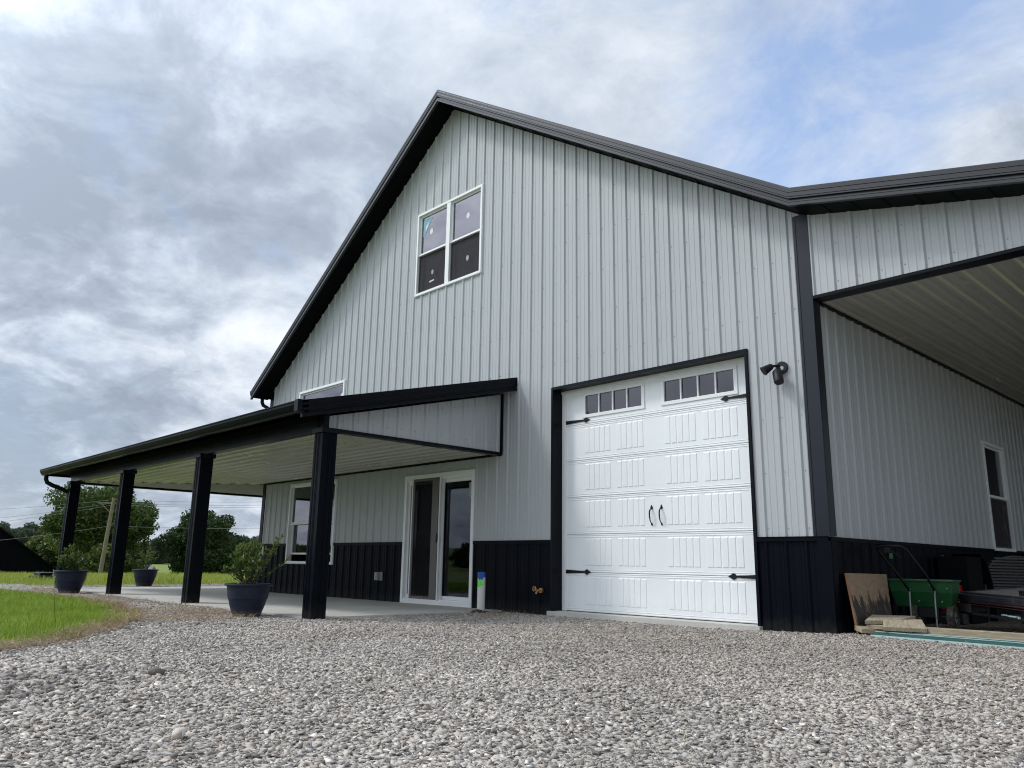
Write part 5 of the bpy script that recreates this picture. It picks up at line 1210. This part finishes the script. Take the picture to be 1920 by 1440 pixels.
tree('maple_tree', -73.3, 14.6, -1.75, 8.7, 11.0, 70, 0.27, 'leaf_tree', 'big open-crowned green tree behind the utility pole', 3, blob=(0.075, 0.14), low=0.28, per=400, shape='open', lop=0.4)
tree('oak_tree', -71.6, 24.6, -1.75, 6.95, 9.6, 84, 0.25, 'leaf_dark', 'dense rounded dark green tree right of the utility pole', 5, blob=(0.08, 0.135), low=0.02, per=700)
tree('bushy_tree', -86, 20.3, -1.9, 3.9, 6.0, 34, 0.26, 'leaf_tree', 'low bushy tree between the two big trees', 8, blob=(0.12, 0.2), low=-0.02, per=600)
tree('bushy_tree', -104, 20.2, -1.9, 6.2, 9.5, 34, 0.36, 'leaf_tree', 'low bushy tree left of the big open-crowned tree', 9, blob=(0.12, 0.2), low=-0.02, per=600)
tree('bushy_tree', -68, 14.6, -1.6, 3.2, 5.0, 26, 0.25, 'leaf_tree', 'low dark bush under the big open-crowned tree', 19, blob=(0.12, 0.2), low=-0.02, per=600)
# more distant trees: one built, the rest copies that share its meshes
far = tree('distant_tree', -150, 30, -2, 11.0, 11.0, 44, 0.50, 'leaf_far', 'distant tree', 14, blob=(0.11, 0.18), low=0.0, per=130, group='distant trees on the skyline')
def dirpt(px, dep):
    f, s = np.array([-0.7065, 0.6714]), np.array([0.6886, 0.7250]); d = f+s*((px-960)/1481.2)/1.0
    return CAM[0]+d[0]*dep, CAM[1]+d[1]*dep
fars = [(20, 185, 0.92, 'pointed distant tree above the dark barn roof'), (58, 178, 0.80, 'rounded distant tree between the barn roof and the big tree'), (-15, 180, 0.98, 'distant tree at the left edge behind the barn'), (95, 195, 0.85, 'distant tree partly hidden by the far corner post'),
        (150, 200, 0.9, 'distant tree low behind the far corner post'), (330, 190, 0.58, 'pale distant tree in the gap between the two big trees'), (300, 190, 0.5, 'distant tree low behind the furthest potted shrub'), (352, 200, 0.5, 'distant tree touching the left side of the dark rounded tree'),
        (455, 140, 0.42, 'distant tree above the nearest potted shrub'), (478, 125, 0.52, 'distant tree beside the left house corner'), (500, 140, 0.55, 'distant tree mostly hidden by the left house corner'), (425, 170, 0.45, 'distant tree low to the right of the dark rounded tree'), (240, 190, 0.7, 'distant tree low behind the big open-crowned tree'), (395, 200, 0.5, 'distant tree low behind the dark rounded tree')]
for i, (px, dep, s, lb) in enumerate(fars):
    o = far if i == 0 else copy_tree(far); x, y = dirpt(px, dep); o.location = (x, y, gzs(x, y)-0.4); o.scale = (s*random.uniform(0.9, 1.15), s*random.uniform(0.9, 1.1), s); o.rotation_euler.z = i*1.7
    o['label'] = lb
# wooded slope behind the camera, seen only in the glass
g = np.random.default_rng(77); bl = []
for i in range(420):
    a = g.uniform(R(150), R(372)); rr = g.uniform(120, 190); x = 0+rr*math.cos(a); y = -5+rr*math.sin(a)
    if y > -18: continue
    bl.append(((x, y, gzs(x, y)+g.uniform(0, 2.5)), g.uniform(1.8, 3.4)))
V, F, T = leafcloud(bl, 22, 1.3, 5, 0.7); o = bulk('woodland', V, F, M['leaf_dark'], {'tone': T}); tag(o, 'wooded slope across the road from the house', kind='stuff')
# utility pole and wires
def utility_pole():
    x, y = -62.4, 11.95; r = empty('utility_pole', (x, y, -1.5))
    mb = MB(); mb.tube([(0, 0, -0.8), (0.15, 0.15, 3.2), (0.30, 0.30, 6.6)], [0.17, 0.15, 0.12], 12); mb.build('shaft', M['pole'], r, smooth=True)
    mb = MB(); mb.box((-0.9, 0.2, 6.15), (1.5, 0.32, 6.27)) ; mb.tube([(0.25, 0.15, 5.4), (-0.65, 0.15, 6.2)], 0.03, 6); mb.tube([(0.3, 0.15, 5.4), (1.1, 0.15, 6.2)], 0.03, 6); o = mb.build('crossarm', M['pole'], r); o.rotation_euler.z = R(46)
    tag(r, 'leaning wooden utility pole with a crossarm in front of the big tree', 'utility pole')
utility_pole()
s_ = Vector((0.689, 0.725, 0))
def wire(h, dh, off, label):
    P = []; p0 = Vector((-62.1, 12.25, -1.5+h)); side = s_*-1
    for i in range(11):
        t = i/10; L_ = 16*t; P.append(tuple(p0+side*L_+Vector((0.3*off*t*4, 0, -dh*t-0.9*t*(1-t)))))
    for i in range(1, 11):
        t = i/10; P.insert(0, tuple(p0-side*(13*t)+Vector((0, 0, 0.05*t-0.7*t*(1-t)*0.6))))
    mb = MB(); mb.tube(P, 0.011, 5); o = mb.build('power_line', M['wire'], None); tag(o, label, 'power line', 'wires strung from the utility pole')
wire(6.45, 1.2, 0, 'topmost thin wire strung from the utility pole'); wire(6.20, 2.0, 1, 'second wire down from the utility pole crossarm'); wire(6.05, 2.3, -1, 'third wire down, just under the crossarm'); wire(4.45, 1.9, 0.5, 'lowest wire, well below the crossarm')
# dark barn at the left edge
def barn():
    ex = Vector((0.12, 0.99, 0)).normalized(); ey = Vector((-0.99, 0.12, 0)).normalized()
    c = Vector((-88.05, 17.2, 0.0))   # right eave corner of the gable end
    r = empty('dark_barn', (c.x, c.y, -4.0)); z0 = 0.0; eave = 4.0-1.95; W_ = 17.0; pk = eave+W_/2*0.74; D_ = 14.0
    mb = MB(); f = [(-W_, 0), (0.0, 0), (0.0, eave), (-W_/2, pk), (-W_, eave)]
    A = [ex*a+Vector((0, 0, b)) for a, b in f]; B = [p+ey*D_ for p in A]; n = 5
    mb.add(A+B, [tuple(range(n)), tuple(range(2*n-1, n-1, -1))]+[((i+1) % n, i, i+n, (i+1) % n+n) for i in range(n)]); mb.build('wall', M['barn'], r)
    mb = MB()
    for a0, z0_, a1, z1_ in ((0.35, eave-0.29, -W_/2, pk), (-W_/2, pk, -W_-0.35, eave-0.29)):
        p0 = ex*a0+Vector((0, 0, z0_+0.02)); p1 = ex*a1+Vector((0, 0, z1_+0.02)); o_ = ey*-0.3; u = Vector((0, 0, 0.14))
        mb.hexa([p0+o_, p1+o_, p1+ey*(D_+0.3), p0+ey*(D_+0.3), p0+o_+u, p1+o_+u, p1+ey*(D_+0.3)+u, p0+ey*(D_+0.3)+u])
    mb.build('roof', M['trim'], r)
    tag(r, 'dark gabled barn at the left edge beyond the lawn', 'barn')
barn()
def far_house():
    x, y = dirpt(300, 100); r = empty('far_house', (x, y, -2.75)); r.rotation_euler.z = R(45); r.scale = (0.7, 0.7, 0.7)
    mb = MB(); mb.box((-2.6, -2, 0), (2.6, 2, 2.0)); mb.build('wall', M['palehouse'], r)
    mb = MB(); mb.add([(-2.9, -2.3, 1.9), (2.9, -2.3, 1.9), (2.9, 0, 3.4), (-2.9, 0, 3.4), (2.9, 2.3, 1.9), (-2.9, 2.3, 1.9), (-2.9, -2.3, 1.7), (2.9, -2.3, 1.7)], [(0, 1, 2, 3), (3, 2, 4, 5), (0, 3, 5), (1, 4, 2), (6, 7, 1, 0)]); mb.build('roof', M['palehouse'], r)
    tag(r, 'low far house with a pale grey roof just behind the furthest pot', 'house')
far_house()
mb = MB(); mb.box((-0.55, -0.35, 0.0), (0.55, 0.35, 0.16)); mb.box((-0.25, -0.30, 0.16), (0.40, 0.30, 0.24)); o = mb.build('well_cover', M['trim'], None, bevel=0.02); xx, yy = -21.6, -1.7; o.location = (xx, yy, gzs(xx, yy)); tag(o, 'low black cover on the grass behind the corner pot', 'cover')

# ------------------------------------------------------------------ sky, sun, camera
SUNV = Vector((-1.08, -1.0, 1.72)).normalized()     # towards the sun
elev = math.asin(SUNV.z); azim = math.atan2(SUNV.x, SUNV.y)
w = bpy.data.worlds.new('World'); scene.world = w; w.use_nodes = True
nt = w.node_tree; nt.nodes.clear(); out = nt.nodes.new('ShaderNodeOutputWorld')
sky = nt.nodes.new('ShaderNodeTexSky'); sky.sky_type = 'NISHITA'; sky.sun_disc = False; sky.sun_elevation = elev; sky.sun_rotation = azim; sky.air_density = 1.0; sky.dust_density = 1.0; sky.ozone_density = 2.0
bg1 = nt.nodes.new('ShaderNodeBackground'); bg1.inputs[1].default_value = 0.15; L(nt, sky.outputs[0], bg1.inputs[0])
tc = nt.nodes.new('ShaderNodeTexCoord'); sp = nt.nodes.new('ShaderNodeSeparateXYZ'); L(nt, tc.outputs['Generated'], sp.inputs[0])
def math_(op, a, b=None, c=None, clamp=False):
    n = nt.nodes.new('ShaderNodeMath'); n.operation = op; n.use_clamp = clamp
    for i, v in enumerate((a, b, c)):
        if v is None: continue
        if isinstance(v, (int, float)): n.inputs[i].default_value = v
        else: L(nt, v, n.inputs[i])
    return n.outputs[0]
zz = math_('MAXIMUM', sp.outputs['Z'], 0.0); den = math_('ADD', zz, 0.34)
cx = math_('DIVIDE', sp.outputs['X'], den); cy = math_('DIVIDE', sp.outputs['Y'], den)
cb = nt.nodes.new('ShaderNodeCombineXYZ'); L(nt, cx, cb.inputs[0]); L(nt, cy, cb.inputs[1]); cb.inputs[2].default_value = 0.37
def noise(scale, detail, rough, dist, off=(0, 0, 0)):
    mp = nt.nodes.new('ShaderNodeMapping'); mp.inputs['Location'].default_value = off; L(nt, cb.outputs[0], mp.inputs[0])
    n = nt.nodes.new('ShaderNodeTexNoise'); setin(n, Scale=scale, Detail=detail, Roughness=rough, Distortion=dist); L(nt, mp.outputs[0], n.inputs['Vector']); return n.outputs['Fac']
def lobe(v, sharp):
    """soft patch of sky round a direction"""
    d = nt.nodes.new('ShaderNodeVectorMath'); d.operation = 'DOT_PRODUCT'; L(nt, tc.outputs['Generated'], d.inputs[0]); d.inputs[1].default_value = tuple(Vector(v).normalized())
    return math_('EXPONENT', math_('MULTIPLY', math_('SUBTRACT', d.outputs['Value'], 1.0), sharp))
LOBES = dict(
    darkA=((-0.886, 0.286, 0.375), 34), darkB=((-0.80, 0.457, 0.37), 50), darkC=((-0.935, 0.12, 0.33), 60), brightT=((-0.861, 0.16, 0.49), 70), brightM=((-0.874, 0.381, 0.295), 90),
    brightL=((-0.828, 0.495, 0.25), 60), veil=((-0.60, 0.56, 0.60), 9), blue=((-0.36, 0.80, 0.45), 45), blue2=((-0.17, 0.84, 0.54), 30), white=((-0.19, 0.885, 0.43), 260), lowblue=((-0.97, 0.20, 0.10), 90))
n_big = noise(1.5, 3.0, 0.5, 0.2, (2.3, 1.1, 0)); n_mid = noise(4.6, 12.0, 0.60, 0.45, (0.4, 3.2, 0)); n_fine = noise(13.0, 9.0, 0.62, 0.3, (5.0, 1.0, 0))
t = math_('ADD', math_('MULTIPLY', n_big, 0.30), math_('ADD', math_('MULTIPLY', n_mid, 0.50), math_('MULTIPLY', n_fine, 0.20)))
# calmer, thinner cloud towards the right of the house
veil = math_('ADD', lobe(*LOBES['veil']), lobe(*LOBES['blue']), clamp=True)
t = math_('ADD', 0.515, math_('MULTIPLY', math_('SUBTRACT', t, 0.5), math_('SUBTRACT', 1.42, math_('MULTIPLY', veil, 0.75))))
for nm, k in (('darkA', -0.12), ('darkB', -0.10), ('darkC', -0.09), ('brightT', 0.05), ('brightM', 0.08), ('brightL', 0.08), ('veil', 0.025), ('lowblue', -0.06)):
    t = math_('ADD', t, math_('MULTIPLY', lobe(*LOBES[nm]), k))
cr = nt.nodes.new('ShaderNodeValToRGB'); L(nt, t, cr.inputs['Fac']); e = cr.color_ramp.elements
e[0].position = 0.34; e[0].color = (0.265, 0.31, 0.385, 1); e[1].position = 0.72; e[1].color = (0.80, 0.83, 0.87, 1)
x = e.new(0.43); x.color = (0.345, 0.395, 0.475, 1); x = e.new(0.50); x.color = (0.47, 0.525, 0.605, 1); x = e.new(0.59); x.color = (0.63, 0.68, 0.745, 1)
sunl = lobe(SUNV, 7.0)
bg2 = nt.nodes.new('ShaderNodeBackground'); L(nt, cr.outputs[0], bg2.inputs[0]); L(nt, math_('ADD', math_('MULTIPLY', sunl, 3.6), 1.10), bg2.inputs[1])
n_gap = noise(4.0, 12.0, 0.66, 0.4, (9.0, 4.0, 0))
gap = math_('ADD', math_('ADD', math_('MULTIPLY', lobe(*LOBES['blue']), 0.72), math_('MULTIPLY', lobe(*LOBES['blue2']), 0.62)), math_('MULTIPLY', math_('MULTIPLY', math_('SUBTRACT', n_gap, 0.55), 3.0), math_('MULTIPLY', veil, 1.3, clamp=True)))
gap = math_('SUBTRACT', gap, math_('MULTIPLY', lobe(*LOBES['white']), 0.9)); gap = math_('ADD', gap, math_('MULTIPLY', lobe(*LOBES['lowblue']), 0.15))
gap = math_('MULTIPLY', gap, 0.95, clamp=True); gap = math_('MULTIPLY', gap, 0.88)
# clear sky seen through a thin veil of high cloud
veilbg = nt.nodes.new('ShaderNodeBackground'); veilbg.inputs[0].default_value = (0.185, 0.245, 0.38, 1); veilbg.inputs[1].default_value = 0.66
ads = nt.nodes.new('ShaderNodeAddShader'); L(nt, bg1.outputs[0], ads.inputs[0]); L(nt, veilbg.outputs[0], ads.inputs[1])
mx = nt.nodes.new('ShaderNodeMixShader'); L(nt, gap, mx.inputs[0]); L(nt, bg2.outputs[0], mx.inputs[1]); L(nt, ads.outputs[0], mx.inputs[2]); L(nt, mx.outputs[0], out.inputs['Surface'])
sun = bpy.data.lights.new('sun', 'SUN'); sun.energy = 1.5; sun.angle = R(9); sun.color = (1.0, 0.955, 0.89)
so = bpy.data.objects.new('sun', sun); C.objects.link(so); so.rotation_euler = SUNV.to_track_quat('Z', 'Y').to_euler()

yaw, pitch, roll, fpx = -0.8106, 0.2234, 0.0159, 1481.22
sy, cyw, sp_, cp = math.sin(yaw), math.cos(yaw), math.sin(pitch), math.cos(pitch)
Fd = Vector((sy*cp, cyw*cp, sp_)); Rt = Vector((cyw, -sy, 0)); Up = Rt.cross(Fd)
r_ = Rt*math.cos(roll)+Up*math.sin(roll); u_ = -Rt*math.sin(roll)+Up*math.cos(roll)
cam = bpy.data.cameras.new('camera'); cam.sensor_width = 36; cam.lens = fpx/1920*36; cam.clip_end = 3000; cam.clip_start = 0.05
co = bpy.data.objects.new('camera', cam); C.objects.link(co)
mw = Matrix((r_, u_, -Fd)).transposed().to_4x4(); mw.translation = Vector(CAM); co.matrix_world = mw
scene.camera = co
scene.view_settings.view_transform = 'Standard'; scene.view_settings.look = 'None'; scene.view_settings.gamma = 1.0; scene.view_settings.exposure = 0.20
scene.cycles.max_bounces = 8; scene.cycles.transparent_max_bounces = 12; scene.cycles.use_denoising = True; scene.cycles.filter_width = 1.1
